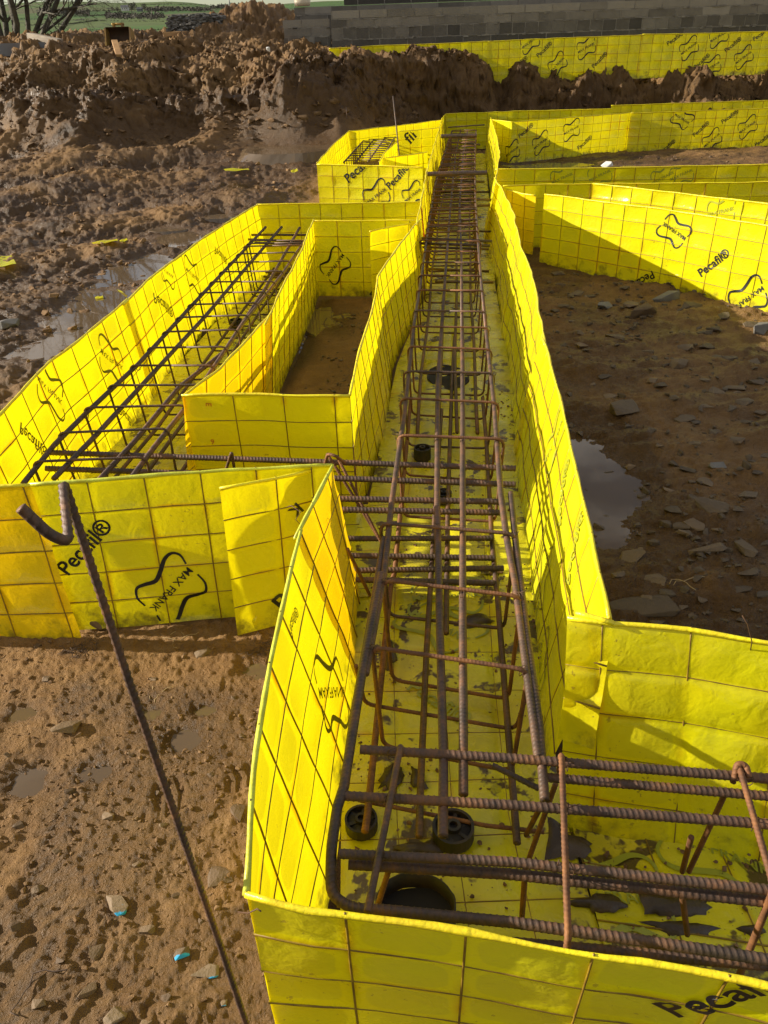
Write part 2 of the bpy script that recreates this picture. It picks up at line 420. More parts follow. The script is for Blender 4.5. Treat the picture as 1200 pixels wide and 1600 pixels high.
# ------------------------------------------------------------------ printing on the film
_tc = {}
def text2d(s, bold=.02):
    if s in _tc: return _tc[s]
    cu = bpy.data.curves.new('t', 'FONT'); cu.body = s; cu.size = 1; cu.offset = bold; cu.resolution_u = 4
    o = bpy.data.objects.new('t', cu); COL.objects.link(o)
    dg = bpy.context.evaluated_depsgraph_get(); dg.update()
    me = bpy.data.meshes.new_from_object(o.evaluated_get(dg))
    bm = bmesh.new(); bm.from_mesh(me); bmesh.ops.triangulate(bm, faces=bm.faces)
    for _ in range(2):
        le = [e for e in bm.edges if e.calc_length() > .14]
        if le: bmesh.ops.subdivide_edges(bm, edges=le, cuts=1, use_grid_fill=False)
        bmesh.ops.triangulate(bm, faces=bm.faces)
    V = np.array([v.co[:2] for v in bm.verts]); Fc = [[v.index for v in f.verts] for f in bm.faces]
    bm.free(); COL.objects.unlink(o); bpy.data.objects.remove(o); bpy.data.curves.remove(cu); bpy.data.meshes.remove(me)
    V = V-np.array([(V[:, 0].min()+V[:, 0].max())/2, .36]); W = V[:, 0].max()-V[:, 0].min()
    _tc[s] = (V/W, Fc); return _tc[s]
def spline2(pts, n=40):
    p = np.array(pts, float); p = np.vstack([2*p[0]-p[1], p, 2*p[-1]-p[-2]]); out = []
    m = len(p)-3
    for i in range(m):
        for t in np.linspace(0, 1, n//m, endpoint=False):
            a, b, c, d = p[i:i+4]
            out.append(.5*((2*b)+(-a+c)*t+(2*a-5*b+4*c-d)*t*t+(-a+3*b-3*c+d)*t**3))
    out.append(p[-2]); return np.array(out)
def logo2d():
    """an open waisted outline in two strokes round the words MAX FRANK, text one unit wide"""
    V, Fc = text2d('MAX FRANK', .012); V = list(V.tolist()); Fc = [list(f) for f in Fc]
    A = [(.53, .11), (.585, .27), (.53, .39), (.38, .415), (.15, .33), (-.03, .29), (-.2, .38), (-.33, .43), (-.45, .33), (-.50, .14)]
    for sg in (1, -1):
        q = spline2([(x*sg, y*sg) for x, y in A], 54); d = np.gradient(q, axis=0); d /= np.linalg.norm(d, axis=1)[:, None]
        nrm = np.stack([-d[:, 1], d[:, 0]], -1); t = np.linspace(0, 1, len(q)); w = (.016+.02*np.sin(np.pi*t)**2)[:, None]
        b = len(V); V += (q+nrm*w).tolist()+(q-nrm*w).tolist(); n = len(q)
        for i in range(n-1): Fc += [[b+i, b+i+1, b+n+i+1], [b+i, b+n+i+1, b+n+i]]
    return np.array(V), Fc
_logo = []
def mark(pn, kind, c, d, length, mirror=False, ink=None, back=False, off=.0035):
    if kind == 'logo':
        if not _logo: _logo.append(logo2d())
        V, Fc = _logo[0]
    else: V, Fc = text2d(kind)
    gu, gv, gp = pn.g
    def uv(px):
        i = np.argmin(((gp-np.asarray(px))**2).sum(-1)); return np.array([gu[i], gv[i]*pn.H])
    c = np.asarray(c, float); d = np.asarray(d, float)
    c0 = uv(c); h = d/2
    e1 = uv(c+h)-uv(c-h)
    if np.linalg.norm(e1) < 1e-6: e1 = np.array([1., 0])
    e1 /= np.linalg.norm(e1); e2 = np.array([-e1[1], e1[0]])
    # pick the side that reads unmirrored from the camera
    q0 = proj(pn.S(np.array([np.clip(c0[0], .02, pn.L-.02)]), np.array([.5]), 0, False))[0]
    def pj(e):
        u = np.clip(c0[0], .03, pn.L-.03); return proj(pn.S(np.array([u+e[0]*.02]), np.array([.5+e[1]*.02/pn.H]), 0, False))[0]-q0
    a, b = pj(e1), pj(e2)
    if a[0]*b[1]-a[1]*b[0] > 0: e2 = -e2
    if mirror: e2 = -e2
    W = c0+length*(V[:, :1]*e1+V[:, 1:2]*e2)
    u = W[:, 0]; v = W[:, 1]/pn.H
    ok = (u > .004) & (u < pn.L-.004) & (v > .012) & (v < .985)
    Fc = [f for f in Fc if all(ok[i] for i in f)]
    if not Fc: return
    used = sorted({i for f in Fc for i in f}); mp = {i: n for n, i in enumerate(used)}
    Q = pn.S(u[used], v[used], off*pn.front*(-1 if back else 1))
    obj('print', Q, [tuple(mp[i] for i in f) for f in Fc], ink or INK, pn.root, smooth=False)

PEC = 'Pecafil\u00ae'
def W(x, y, z): return (x, y, z, 0)
GP = 'yellow formwork panels'
# --- the near end of the main trench
p = wall('near yellow panel closing the trench end, bottom of the photo, reading Peca', [(384, 1399), (480, 1425), (575, 1440), (800, 1465), (1000, 1500), (1200, 1545), (1300, 1572)], lean=np.array([(.0, .0), (.0, .03), (.0, .045), (0, .05), (0, .05), (0, .05), (0, .05)]), k=12, cw=.165, amp=.006, uoff=.02)
mark(p, PEC, (1150, 1556), (110, -22), .235)
# torn spots in the film
p = wall('long glowing yellow panel left of the nearest rebar cage', [(384, 1399), (400, 1200), (430, 1000), (470, 829)], lean=np.array([(.008, .0), (.075, 0), (.11, 0), (.125, 0)]), k=11, amp=.005, hem=HEMG, smooth=True)
mark(p, 'logo', (518, 1082), (44, 0), .20, True, INKG)
mark(p, PEC, (458, 972), (8, -30), .10, True, INKG)
wall('short glowing yellow panel from the end of the long panel to the sharp corner', [(461, 842), (489, 786), (518.5, 727)], lean=np.array([(.128, .0), (.10, .02), (.062, .035)]), k=9, mat=FILMO, hem=HEMG)
p = wall('wide olive panel facing the camera at left, printed Pecafil and MAX FRANK in black', [(45, 758), (150, 751), (250, 744), (400, 733), (519, 727)], lean=(0, -.05), k=11, hem=HEMG, zb=.0)
mark(p, PEC, (131, 853), (78, -88), .215)
mark(p, 'logo', (268, 922), (-76, 82), .185); mark(p, ')', (379, 856), (10, -3), .02)
p2 = wall('yellow panel with stretched film at the left edge, lapping the wide printed panel', [W(-1.45, 1.83, .478), W(-1.2, 1.832, .482), W(-.965, 1.835, .485)], lean=np.array([(.0, -.06), (.02, -.06), (.045, -.06)]), k=10, amp=.009, wave=.008, zb=-.02, mat=FILMO)
p = wall('small crooked yellow patch lapping the right end of the wide printed panel', [(344, 766), (420, 750), (484, 734)], zt=.47, lean=np.array([(.0, -.075)]*3), k=9, zb=.02)
mark(p, 'Pecafil', (470, 905), (60, -65), .2); mark(p, 'K', (462, 797), (-10, 14), .035)
# --- left branch trench
p = wall('glowing outer left trench panel, near half, mirrored FRANK print', [W(-1.26, 1.9, .48), (0, 650), (75, 567), (150, 512), (200, 468)], lean=(.06, 0), k=8, smooth=False, amp=.0045)
mark(p, 'logo', (78, 612), (42, 40), .19, True, INKG); mark(p, 'logo', (176, 563), (35, 30), .19, True, INKG)
mark(p, PEC, (52, 690), (35, 38), .19, True, INKG); mark(p, PEC, (200, 655), (25, 25), .17, True, INKG)
p = wall('glowing outer panel of the left trench, far half, with mirrored Pecafil', [(192, 476), (230, 440), (300, 385), (350, 352), (402, 320)], lean=(.05, 0), k=6)
mark(p, PEC, (258, 478), (45, 38), .24, True, INKG); mark(p, 'logo', (300, 430), (30, 26), .2, True, INKG)
mark(p, 'logo', (262, 425), (22, 20), .16, True, INKG); mark(p, PEC, (345, 400), (24, 22), .2, True, INKG); mark(p, PEC, (318, 545), (28, 26), .19, True, INKG)
wall('near bent half of the yellow panel between the left trench and the small wet court', [(285, 618), (340, 578), (395, 524), (425, 487)], lean=(-.05, 0), k=7, mat=FILMO)
wall('far straight half of the yellow panel between the left trench and the small wet court', [(414, 508), (438, 458), (464, 405), (491, 344)], lean=np.array([(-.05, 0), (-.05, 0), (-.03, 0), (.0, 0.02)]), k=6, wave=.007)
p = wall('yellow panel in front of the small court, with two tiny red figures', [(284, 617), (400, 617), (546, 619)], lean=(0, .03), k=10, cw=.175, amp=.005)
mark(p, 'E', (326, 634), (0, 9), .012, ink=REDINK); mark(p, '9', (333, 688), (9, 0), .012, ink=REDINK)
p = wall('yellow panel at the back of the small court with a large black MAX FRANK print', [(489, 345), (585, 345), (652, 345)], k=7, cw=.16)
mark(p, 'logo', (524, 415), (-36, 50), .19); mark(p, PEC, (598, 440), (44, -62), .25)
p = wall('small tilted yellow patch on the back panel of the small court', [(578, 362), (620, 353), (654, 348)], zt=.46, lean=(0, -.03), zb=.02, k=6)
mark(p, 'Pecafil', (560, 395), (48, -70), .25)
wall('plain yellow panel behind the grey ends of the left cage, closing the left trench', [(401, 320), (520, 318), (657, 316)], k=6)
wall('yellow panel with an S-shaped top edge along the right of the small court', [(546, 617), (555, 570), (572, 520), (588, 462), (591, 432), (618, 390), (657, 343)], lean=np.array([(.01, .02), (.04, 0), (.06, 0), (.06, 0), (.06, 0), (.06, 0), (.05, 0)]), k=8, wave=.005)
p = wall('short yellow panel with orange marker strokes beside the narrowing cage', [(650, 352), (660, 305), (667, 264)], lean=(.04, 0), k=6)
mark(p, 'I', (659, 325), (2, -36), .16, ink=ORNG, off=.004)
wall('distant left wall panel of the main trench, beyond the orange marker strokes', [(667, 268), (682, 215), (691, 184)], lean=(.06, 0), k=5)
# --- far left box
p = wall('front panel of the far box, clipped black print, thin rod standing before it', [(495, 257), (580, 259), (660, 262)], k=6)
mark(p, 'Pecafil', (557, 266), (26, -24), .28); mark(p, 'logo', (588, 306), (40, -30), .25); mark(p, PEC, (622, 275), (26, -30), .3); mark(p, 'logo', (645, 305), (36, -28), .2)
wall('glowing left side panel of the far box', [(495, 255), (520, 227), (546, 204)], lean=(.05, 0), k=5)
wall('back panel of the far box under the mud face', [(545, 205), (620, 197), (692, 187)], k=5)
wall('inner front panel of the small court inside the far box', [(598, 248), (635, 243), (668, 238)], k=5)
wall('inner left panel of the small court inside the far box', [(592, 253), (604, 236), (621, 222)], k=5, wave=.01)
p = wall('inner back panel of the far box court with a scrap of print', [(622, 205), (655, 203), (688, 200)], k=5)
mark(p, 'fil', (640, 213), (12, -14), .13)
# --- right wall of the main trench
p = wall('near sunlit right wall panel of the main trench, cage shadow falling across it', [(950, 968), (938, 895), (925, 830), (908, 758), (890, 690), (866, 590), (846, 528)], lean=(-.085, 0), k=9, wave=.009, smooth=True)
mark(p, 'logo', (853, 905), (10, -60), .17, True, INKG, off=.003); mark(p, 'logo', (850, 1045), (4, -60), .17, True, INKG, off=.003)
mark(p, 'logo', (868, 690), (16, -50), .18, True, INKGR, off=.003); mark(p, PEC, (906, 855), (12, -60), .19, True, INKGR, off=.003); mark(p, PEC, (885, 770), (8, -50), .19, True, INKGR, off=.003)
wall('middle right wall panel of the main trench with the curling top edge', [(848, 540), (843, 480), (838, 450), (819, 403), (805, 345), (788, 303), (774, 278)], lean=(-.085, 0), k=7, wave=.012, smooth=True)
wall('distant right wall panel of the main trench, widest at its far end', [(773, 290), (781, 240), (776, 213), (767, 184)], lean=(-.07, 0), k=5)
wall('narrow yellow strip standing at the far corner of the main trench', [(690, 186), (697, 178)], k=5)
# --- right hand branches
p = wall('yellow panel with pulled film at the right of the near trench corner', [(886, 966), (955, 975), (1080, 988), (1200, 1003), (1320, 1022)], lean=(0, -.14), k=12, cw=.17, amp=.007, bulge_dir=-1, uoff=.1)
p = wall('crumpled yellow lap piece at the corner of the right wall', [(899, 960), (940, 970), (958, 975)], zt=.487, zb=.22, lean=(-.03, -.085), rows=3, k=9, cw=.11, amp=.006)
p = wall('far right back panel below the mud ledge, stepped at its lap', [(697, 178), (800, 174), (957, 170)], k=5)
p = wall('far right back panel at the right edge, highest under the mud ledge', [(955, 165), (1080, 161), (1200, 157), (1320, 153)], k=5)
p = wall('far printed panel right of the trench end, dark water at its foot', [(766, 187), (800, 191), (900, 183), (990, 176)], k=5, cw=.15)
for kd, c, d in ((PEC, (822, 203), (22, -19)), ('logo', (845, 223), (24, -20)), ('logo', (893, 203), (24, -14)), (PEC, (913, 222), (24, -20)), ('logo', (799, 238), (22, -16))): mark(p, kd, c, d, .25)
p = wall('far printed panel at the right edge above the sunlit strip of mud', [(986, 177), (1100, 173), (1200, 169), (1320, 165)], k=5, cw=.15)
for kd, c, d in (('logo', (1066, 186), (24, 16)), (PEC, (1095, 201), (24, -20)), ('logo', (1113, 219), (24, -20)), ('logo', (1168, 198), (26, -18)), (PEC, (1193, 218), (26, -18)), (PEC, (1140, 182), (20, -14)), (PEC, (1042, 229), (20, -16)), (PEC, (1250, 190), (22, -16))): mark(p, kd, c, d, .25)
p = wall('back panel of the second right branch, faint green print seen along its rim', [(774, 265), (960, 262), (1200, 257), (1330, 254)], k=6, cw=.17)
for c in ((878, 278), (937, 273), (1035, 277), (1065, 272)): mark(p, 'logo', c, (30, -14), .19, False, INKGR)
p = wall('front panel of the second right branch, behind the sunlit loose looking panel', [(786, 291), (840, 288), (1000, 287), (1200, 285), (1330, 284)], k=6, cw=.17)
wall('small orange edged yellow patch at the left end of the second right branch', [(784, 295), (815, 303), (837, 306)], zt=.45, zb=.03, lean=(0, -.03), k=6, mat=FILMO)
p = wall('sunlit panel at right with black Pecafil and MAX FRANK, a slanting shadow across it', [(850, 304), (925, 313), (1060, 331), (1200, 353), (1340, 378)], k=8, cw=.165, zt=.485)
mark(p, PEC, (1114, 411), (62, -46), .24); mark(p, 'logo', (1168, 466), (-66, 48), .23); mark(p, PEC, (1000, 442), (-42, 26), .24); mark(p, 'logo', (1052, 362), (-30, -22), .19, False, INK)
p = wall('bright glaring panel behind the sunlit printed panel at right', [(926, 287), (1060, 302), (1200, 319), (1340, 338)], k=8, cw=.17, amp=.007, zt=.485)
mark(p, 'logo', (1125, 330), (40, -10), .19, False, INKGR)
# --- on top of the mud ledge
def back(label, pts, prints, k=5):
    top = np.array([PY(a, b, 13.9) for a, b in pts]); bot = top.copy(); bot[:, 2] = .80
    q = sheet('formwork_panel', 'formwork', label, top, bot, k=k, group=GP, cw=.17)
    for kd, c, d in prints: mark(q, kd, c, d, .27)
back('dirty yellow panel half buried behind the mud mound, at the foot of the block wall', [(514, 76), (600, 71), (700, 68), (768, 64)], [])
back('yellow printed panel on the mud ledge, left of the lap seam, below the block wall', [(762, 65), (880, 59), (1006, 55)], [(PEC, (850, 77), (22, -22)), ('logo', (871, 100), (24, -26)), ('logo', (916, 74), (26, -16)), (PEC, (937, 93), (22, -22)), ('logo', (828, 66), (20, -14)), (PEC, (812, 98), (20, -16))])
back('yellow printed panel on the mud ledge at the right edge, below the block wall', [(1004, 54), (1100, 52), (1200, 49), (1320, 46)], [(PEC, (1055, 60), (22, -16)), ('logo', (1077, 75), (26, -20)), (PEC, (1096, 95), (22, -20)), ('logo', (1123, 57), (24, -14)), (PEC, (1145, 70), (24, -20)), ('logo', (1162, 89), (26, -20)), (PEC, (1190, 52), (20, -14)), ('logo', (1112, 104), (22, -14))])
# --- film sheets on the trench floors
def floor(label, left, right, zz, rows=4, k=7, cw=.15, prints=()):
    q = sheet('floor_sheet', 'floor sheet', label, [(a, b, zz) for a, b in left], [(a, b, zz) for a, b in right], rows=rows, k=k, cw=cw, amp=.005, wave=.006, mat=FLOORF, group='yellow floor sheets', hem=None, wr=.0016, bulge_dir=-1)
    for kd, c, d, ln in prints: mark(q, kd, c, d, ln, False, INKGR)
    return q
floor('muddy yellow floor sheet under the nearest part of the main cage', [(-.11, .60), (-.12, 1.1), (-.125, 1.58), (-.12, 2.05)], [(.40, .60), (.38, 1.1), (.42, 1.55), (.485, 2.05)], .008, k=9, prints=[('logo', (700, 935), (60, -6), .2), (PEC, (690, 1100), (60, 40), .2), ('logo', (690, 980), (60, 30), .2)])
floor('yellow floor sheet under the middle of the main cage, around the black opening', [(-.16, 2.0), (-.06, 2.45), (.05, 3.45), (.10, 3.9), (.34, 5.2)], [(.475, 2.0), (.535, 2.5), (.645, 3.4), (.69, 3.9), (.81, 5.2)], .013, k=6)
floor('dim yellow floor sheet deep in the far half of the main trench', [(.33, 5.15), (.42, 6.15), (.52, 7.3), (1.08, 12.2)], [(.80, 5.15), (.93, 6.15), (1.07, 7.3), (1.62, 12.)], .018, k=4)
floor('torn muddy yellow floor sheet under the bars running to the right edge', [(.39, .60), (.75, .56), (1.3, .50)], [(.39, 1.10), (.75, 1.0), (1.3, .92)], .012, rows=4, k=9, prints=[('logo', (1120, 1330), (60, 20), .2), ('logo', (960, 1400), (60, 0), .2)])
floor('yellow floor sheet at the near turn of the left trench, under the crossing bars', [(-1.2, 1.86), (-.6, 1.87), (-.02, 1.9)], [(-1.2, 2.5), (-.6, 2.46), (-.02, 2.46)], .010, k=6)
floor('yellow floor sheet along the bottom of the left trench', [(-1.2, 2.48), (-1.19, 3.3), (-1.0, 4.7), (-.8, 5.8)], [(-.73, 2.48), (-.55, 3.3), (-.48, 4.2), (-.44, 5.3)], .014, k=6)
# ------------------------------------------------------------------ reinforcement cages
def path(pts, z): return np.array([P(q[0], q[1], q[2] if len(q) > 2 else z) for q in pts])
TLp = path([(537, 1225), (566, 1046), (596, 892), (608, 783), (629, 642), (645, 500), (655, 440), (667, 357), (679, 285), (693, 240), (706, 203)], .37)
TRp = path([(841, 1183), (820, 1010), (805, 900), (792, 833), (783, 767), (773, 630), (760, 513), (749, 401), (743, 309), (742, 240), (744, 203)], .37)
def XL(Y): return np.interp(Y, TLp[:, 1], TLp[:, 0])
def XR(Y): return np.interp(Y, TRp[:, 1], TRp[:, 0])
cage = empty('reinforcement_cage', (.25, 2.2, .03), 'long rusty reinforcement cage running up the main trench between the yellow walls', 'rebar cage', 'reinforcement cages')
Yend = min(TLp[-1, 1], 11.8)
def along(fr, Y0, Y1, z, ins=0, n=26):
    Y = np.linspace(Y0, Y1, n); a = XL(Y)+ins; b = XR(Y)-ins
    return np.stack([a+(b-a)*fr+.004*np.sin(Y*3+fr*9), Y, np.full(n, z)+.006*np.sin(Y*1.7+fr*5)], -1)
# top bars: near halves are ribbed, far halves plain
def longbar(pts, r, mat, split=3.4, nm='longitudinal_bar'):
    pts = np.asarray(pts, float); pts = pts[np.argsort(pts[:, 1])]
    ys = pts[:, 1]
    if ys[-1] > split+.5:
        m = np.array([np.interp(split, ys, pts[:, c]) for c in range(3)])
        a = np.vstack([pts[ys < split], m]); b = np.vstack([m, pts[ys > split]])
        # one bar: ribbed near part and plain far part joined in one mesh
        V1, F1 = tube(a, r, 14, .17, max(.009, r*1.25)); V2, F2 = tube(b, r, 7)
        V = np.vstack([V1, V2]); F2 = [tuple(i+len(V1) for i in f) for f in F2]
        return obj(nm, V, F1+F2, mat, cage)
    return bar(nm, pts, r, mat, cage)
tl = np.vstack([path([(518, 1300), (527, 1262)], .365), TLp-[0, 0, .012]])
cor = path([(1330, 1520, .335), (1100, 1484, .335), (800, 1441, .335), (600, 1422, .33), (548, 1419, .325), (517, 1398, .33), (517, 1330, .36), (527, 1262, .365)], .33)
bar('corner_bar', np.vstack([fillet(cor, .05), TLp[:3]-[0, 0, .008]]), .0088, REBARD, cage)
longbar(TLp[1:]+[.006, 0, -.014], .0082, REBARG)
bar('lap_bar', path([(600, 842), (590, 905), (572, 1010), (553, 1120), (538, 1230)], .35), .0085, REBARD, cage)
longbar(path([(692, 1307), (693, 1192), (687, 975), (683, 783), (684, 600), (698, 401), (704, 320), (712, 240), (720, 203)], .352), .0084, REBARG)
longbar(path([(724, 1242), (724, 1100), (723, 975), (723, 783), (723, 600), (721, 401), (718, 320), (724, 240), (731, 203)], .352), .0084, REBARG)
longbar(np.vstack([path([(841, 1183), (818, 1010)], .355), TRp[2:]-[0, 0, .014]]), .0084, REBARG)
bar('lap_bar', path([(798, 771), (806, 850), (822, 985), (842, 1130), (851, 1250)], .352), .0085, REBARD, cage)
for q in ([(570, 1300), (574, 1275), (591, 1108), (610, 920), (617, 892), (636, 690), (642, 621)], [(655, 1308), (657, 1233), (666, 1025), (669, 975), (682, 760), (690, 640)],
          [(697, 990), (700, 783), (706, 600), (710, 526)], [(808, 1318), (803, 1254), (778, 942), (769, 850), (760, 690), (754, 621)]):
    a = path(q, .07); a = a[np.argsort(a[:, 1])]
    longbar(a, .0078, REBAR if q[0][0] > 600 else REBARR)
for fr in (.06, .36, .62, .94): bar('longitudinal_bar', along(fr, 2.9, Yend, .075, .02), .0085, REBAR, cage, False)
def stirrup(c, par, r=.0048, near=True, mat=REBARR, nm='stirrup'):
    """closed link through the four given corners"""
    c = [np.asarray(x, float) for x in c]; m = (c[0]+c[1])/2
    pts = fillet([m, c[1], c[2], c[3], c[0], m+np.array([.0005, 0, 0])], .03, 6)
    V, Fl = tube(pts, r, 8 if near else 5, .15 if near else 0, .008)
    return obj(nm, V, Fl, mat, par)
nearst = [((594, 817), (806, 834)), ((598, 906), (815, 932)), ((581, 1011), (826, 1047)), ((553, 1118), (838, 1152)), ((621, 680), (788, 686)), ((625, 622), (780, 629)), ((630, 580), (773, 583)), ((637, 541), (769, 546)), ((641, 510), (764, 512)), ((645, 485), (761, 487)), ((650, 453), (757, 454)), ((653, 430), (754, 431)), ((657, 410), (750, 410)), ((660, 393), (748, 393)), ((655, 375), (752, 377))]
for n_, (a, b) in enumerate(nearst):
    A, B = P(*a, .37), P(*b, .37); j = random.uniform(-.02, .02)
    if n_ == 3: A[2] = B[2] = .05
    C2, D2 = B.copy(), A.copy(); C2[2] = .05; D2[2] = .05; C2[1] += j; D2[1] += j; C2[0] -= .015; D2[0] += .015
    if n_ == 3: C2[2] = D2[2] = .045; bar('stirrup', fillet([P(556, 1040, .22), P(570, 1100, .06), P(806, 1140, .06), P(826, 1075, .22)], .03), .0052, REBARR, cage); continue
    stirrup([A, B, C2, D2], cage, .0055 if n_ < 5 else .0048, n_ < 9, REBARR if n_ % 3 else REBAR)
for k_, Y in enumerate(np.arange(5.3, Yend, .155)):
    Y += random.uniform(-.03, .03); a, b = XL(Y)-.006, XR(Y)+.006; j = random.uniform(-.03, .03); z = .375+random.uniform(-.01, .01)
    stirrup([(a, Y, z), (b, Y+j, z), (b-.01, Y+j, .05), (a+.01, Y, .05)], cage, .0055, False, REBAR if k_ % 2 else REBARR)
# bundles of crossing bars tied into the far part of the cage
for (x0, y0, x1, y1, z, r) in ((652, 372, 769, 377, .36, .009), (652, 380, 766, 384, .34, .009), (655, 386, 764, 389, .30, .008), (690, 311, 772, 312, .34, .009), (692, 322, 772, 321, .30, .009), (680, 440, 771, 441, .22, .009), (668, 420, 764, 424, .12, .009), (670, 358, 768, 362, .14, .008), (700, 222, 750, 226, .32, .011), (700, 199, 757, 195, .38, .009), (690, 300, 765, 300, .12, .01), (690, 282, 757, 284, .30, .01)):
    bar('crossing_bar', [P(x0, y0, z), P(x1, y1, z)], r, REBARD, cage, False)
# --- bars crossing from the left trench into the main trench
jc = empty('reinforcement_cage', (.0, 2.0, .05), 'ribbed bars crossing from the left trench into the main cage, eight in two layers', 'rebar cage', 'reinforcement cages')
for (x0, y0, x1, y1, z) in ((75, 707, 806, 732, .33), (72, 732, 806, 757, .31), (350, 776, 781, 784, .30), (350, 793, 781, 801, .28), (440, 842, 771, 841, .09), (440, 866, 773, 872, .085), (440, 893, 787, 888, .08), (440, 912, 773, 911, .075)):
    a, b = P(x0, y0, z), P(x1, y1, z)
    if x0 in (350, 440): a[1] = max(a[1], 1.93)
    bar('crossing_bar', [a, b], .0098, REBARG if z > .2 else REBARD, jc)
for (x0, y0, x1, y1) in ((511, 708, 590, 838), (526, 712, 597, 850), (543, 858, 578, 930)):
    bar('stirrup_leg', [P(x0, y0, .36), P(x1, y1, .12)], .005, REBARR, jc)
bar('stirrup_hook', fillet([P(352, 738, .28), P(362, 706, .37), P(367, 738, .28)], .012), .005, REBAR, jc)
bar('stirrup_hook', fillet([P(505, 735, .30), P(512, 709, .37), P(524, 712, .37), P(540, 724, .33)], .012), .005, REBARR, jc)
# --- cage of the left trench
lc = empty('reinforcement_cage', (-.7, 3.4, .05), 'dark cage of thin bars lying in the left trench beside the glowing wall', 'rebar cage', 'reinforcement cages')
Ls = [path([(36, 756), (85, 695), (135, 645), (215, 570), (300, 477), (370, 403), (415, 355)], .36), path([(84, 748), (150, 680), (240, 582), (320, 495), (390, 412), (440, 355)], .36),
      path([(155, 750), (210, 690), (280, 605), (350, 550), (415, 450), (468, 356)], .35), path([(203, 750), (240, 700), (300, 625), (380, 505), (440, 430), (486, 362)], .355)]
for i_, a in enumerate(Ls): bar('longitudinal_bar', a[np.argsort(a[:, 1])], .0088, (REBARD, REBARD, REBAR, REBAR)[i_], lc)
for i_, s_ in ((0, .03), (1, .03), (2, .02), (3, -.02)):
    a = Ls[i_].copy(); a[:, 2] = .07; a[:, 0] += s_; bar('longitudinal_bar', a[np.argsort(a[:, 1])], .0085, REBAR, lc, i_ < 0)
L1, L4 = Ls[0], Ls[3]
for n_, Y in enumerate(np.r_[np.linspace(1.98, 4.9, 15), [5.1, 5.18, 5.26]]):
    if Y > L1[:, 1].max()+.02: continue
    a = np.interp(Y, L1[:, 1], L1[:, 0])-.012; yb = Y+.02*math.sin(n_); b = np.interp(yb, L4[:, 1], L4[:, 0])+.012
    stirrup([(a, Y, .378), (b, yb, .372), (b-.01, yb+.02, .05), (a+.02, Y+.02, .05)], lc, .0047, Y < 3, REBAR if n_ % 2 else REBARD)
for (x0, y0, x1, y1) in ((388, 374, 488, 378), (393, 367, 489, 367), (398, 379, 486, 383), (415, 425, 478, 428), (412, 432, 474, 436)): bar('crossing_bar', [P(x0, y0, .33 if y0 < 400 else .12), P(x1, y1, .33 if y0 < 400 else .12)], .008, REBARD, lc, False)
# --- small cage of the far box
fc = empty('reinforcement_cage', (.1, 9.5, .05), 'small fine cage inside the far box', 'rebar cage', 'reinforcement cages')
fa, fb, fc_, fd = P(537, 254, .35), P(594, 252, .35), P(618, 213, .35), P(574, 213, .35)
for t in (0, .33, .67, 1):
    bar('longitudinal_bar', [fa+(fb-fa)*t, fd+(fc_-fd)*t], .009, REBARD, fc, False)
    bar('longitudinal_bar', [fa+(fb-fa)*t-[0, 0, .27], fd+(fc_-fd)*t-[0, 0, .27]], .009, REBARD, fc, False)
for t in np.linspace(.02, .98, 13):
    a, b = fa+(fd-fa)*t, fb+(fc_-fb)*t
    stirrup([a+[0, 0, .012], b+[0, 0, .012], b-[0, 0, .29], a-[0, 0, .29]], fc, .0055, False, REBAR)
# --- near cage running out of the frame at right
nc = empty('reinforcement_cage', (.6, .85, .05), 'heavy ribbed bars running to the right edge in the foreground', 'rebar cage', 'reinforcement cages')
for (pts, r, mt) in (([(563, 1171, .36), (800, 1185, .36), (1260, 1221, .36)], .0092, REBAR), ([(846, 1214, .335), (1260, 1249, .335)], .0088, REBAR), ([(528, 1243, .36), (800, 1258, .36), (1260, 1292, .36)], .009, REBAR),
                    ([(530, 1334, .36), (800, 1347, .36), (1260, 1397, .36)], .0084, REBARG), ([(545, 1350, .335), (800, 1366, .335), (1260, 1415, .335)], .0095, REBAR),
                    ([(800, 1474, .27), (1260, 1512, .27)], .0098, REBAR), ([(560, 1250, .05), (760, 1290, .05), (850, 1300, .05)], .005, REBARR), ([(770, 1196, .30), (842, 1232, .30)], .006, REBARD)):
    bar('longitudinal_bar', [P(*q) for q in pts], r, mt, nc)
for (x0, X1) in (((880, 1184), (888, 1470)), ((1158, 1200), (1210, 1388))):
    a, b = P(*x0, .385), P(*X1, .385)
    pts = fillet([a+[.0, .01, -.05], a+[0, .015, 0], b, b+[0, -.0, -.25]], .022)
    bar('stirrup', pts, .0056, REBARR, nc)
bar('stirrup', fillet([P(626, 1166, .385), P(602, 1290, .385), P(574, 1425, .385)], .01), .0056, REBAR, nc)
bar('stirrup', [P(612, 1345, .33), P(586, 1428, .2)], .005, REBARR, nc)
for (x0, y0, z0, x1, y1, z1) in ((868, 1225, .30, 820, 1360, .05), (855, 1240, .30, 822, 1305, .06), (1134, 1238, .32, 1076, 1362, .07), (1080, 1308, .25, 1066, 1362, .08), (820, 1370, .25, 815, 1440, .06), (1066, 1400, .25, 1074, 1460, .06)):
    bar('stirrup_leg', [P(x0, y0, z0), P(x1, y1, z1)], .0052, REBARR, nc)
bar('stirrup_hook', fillet([P(1148, 1215, .37), P(1152, 1193, .392), P(1166, 1196, .39), P(1170, 1215, .38)], .01), .0056, REBARR, nc)
# bottom layer of the near cage
for yy in (.66, .80, .92): bar('longitudinal_bar', [(.06, yy, .05), (1.3, yy-.09, .05)], .0095, REBARD, nc) if yy == .66 else None

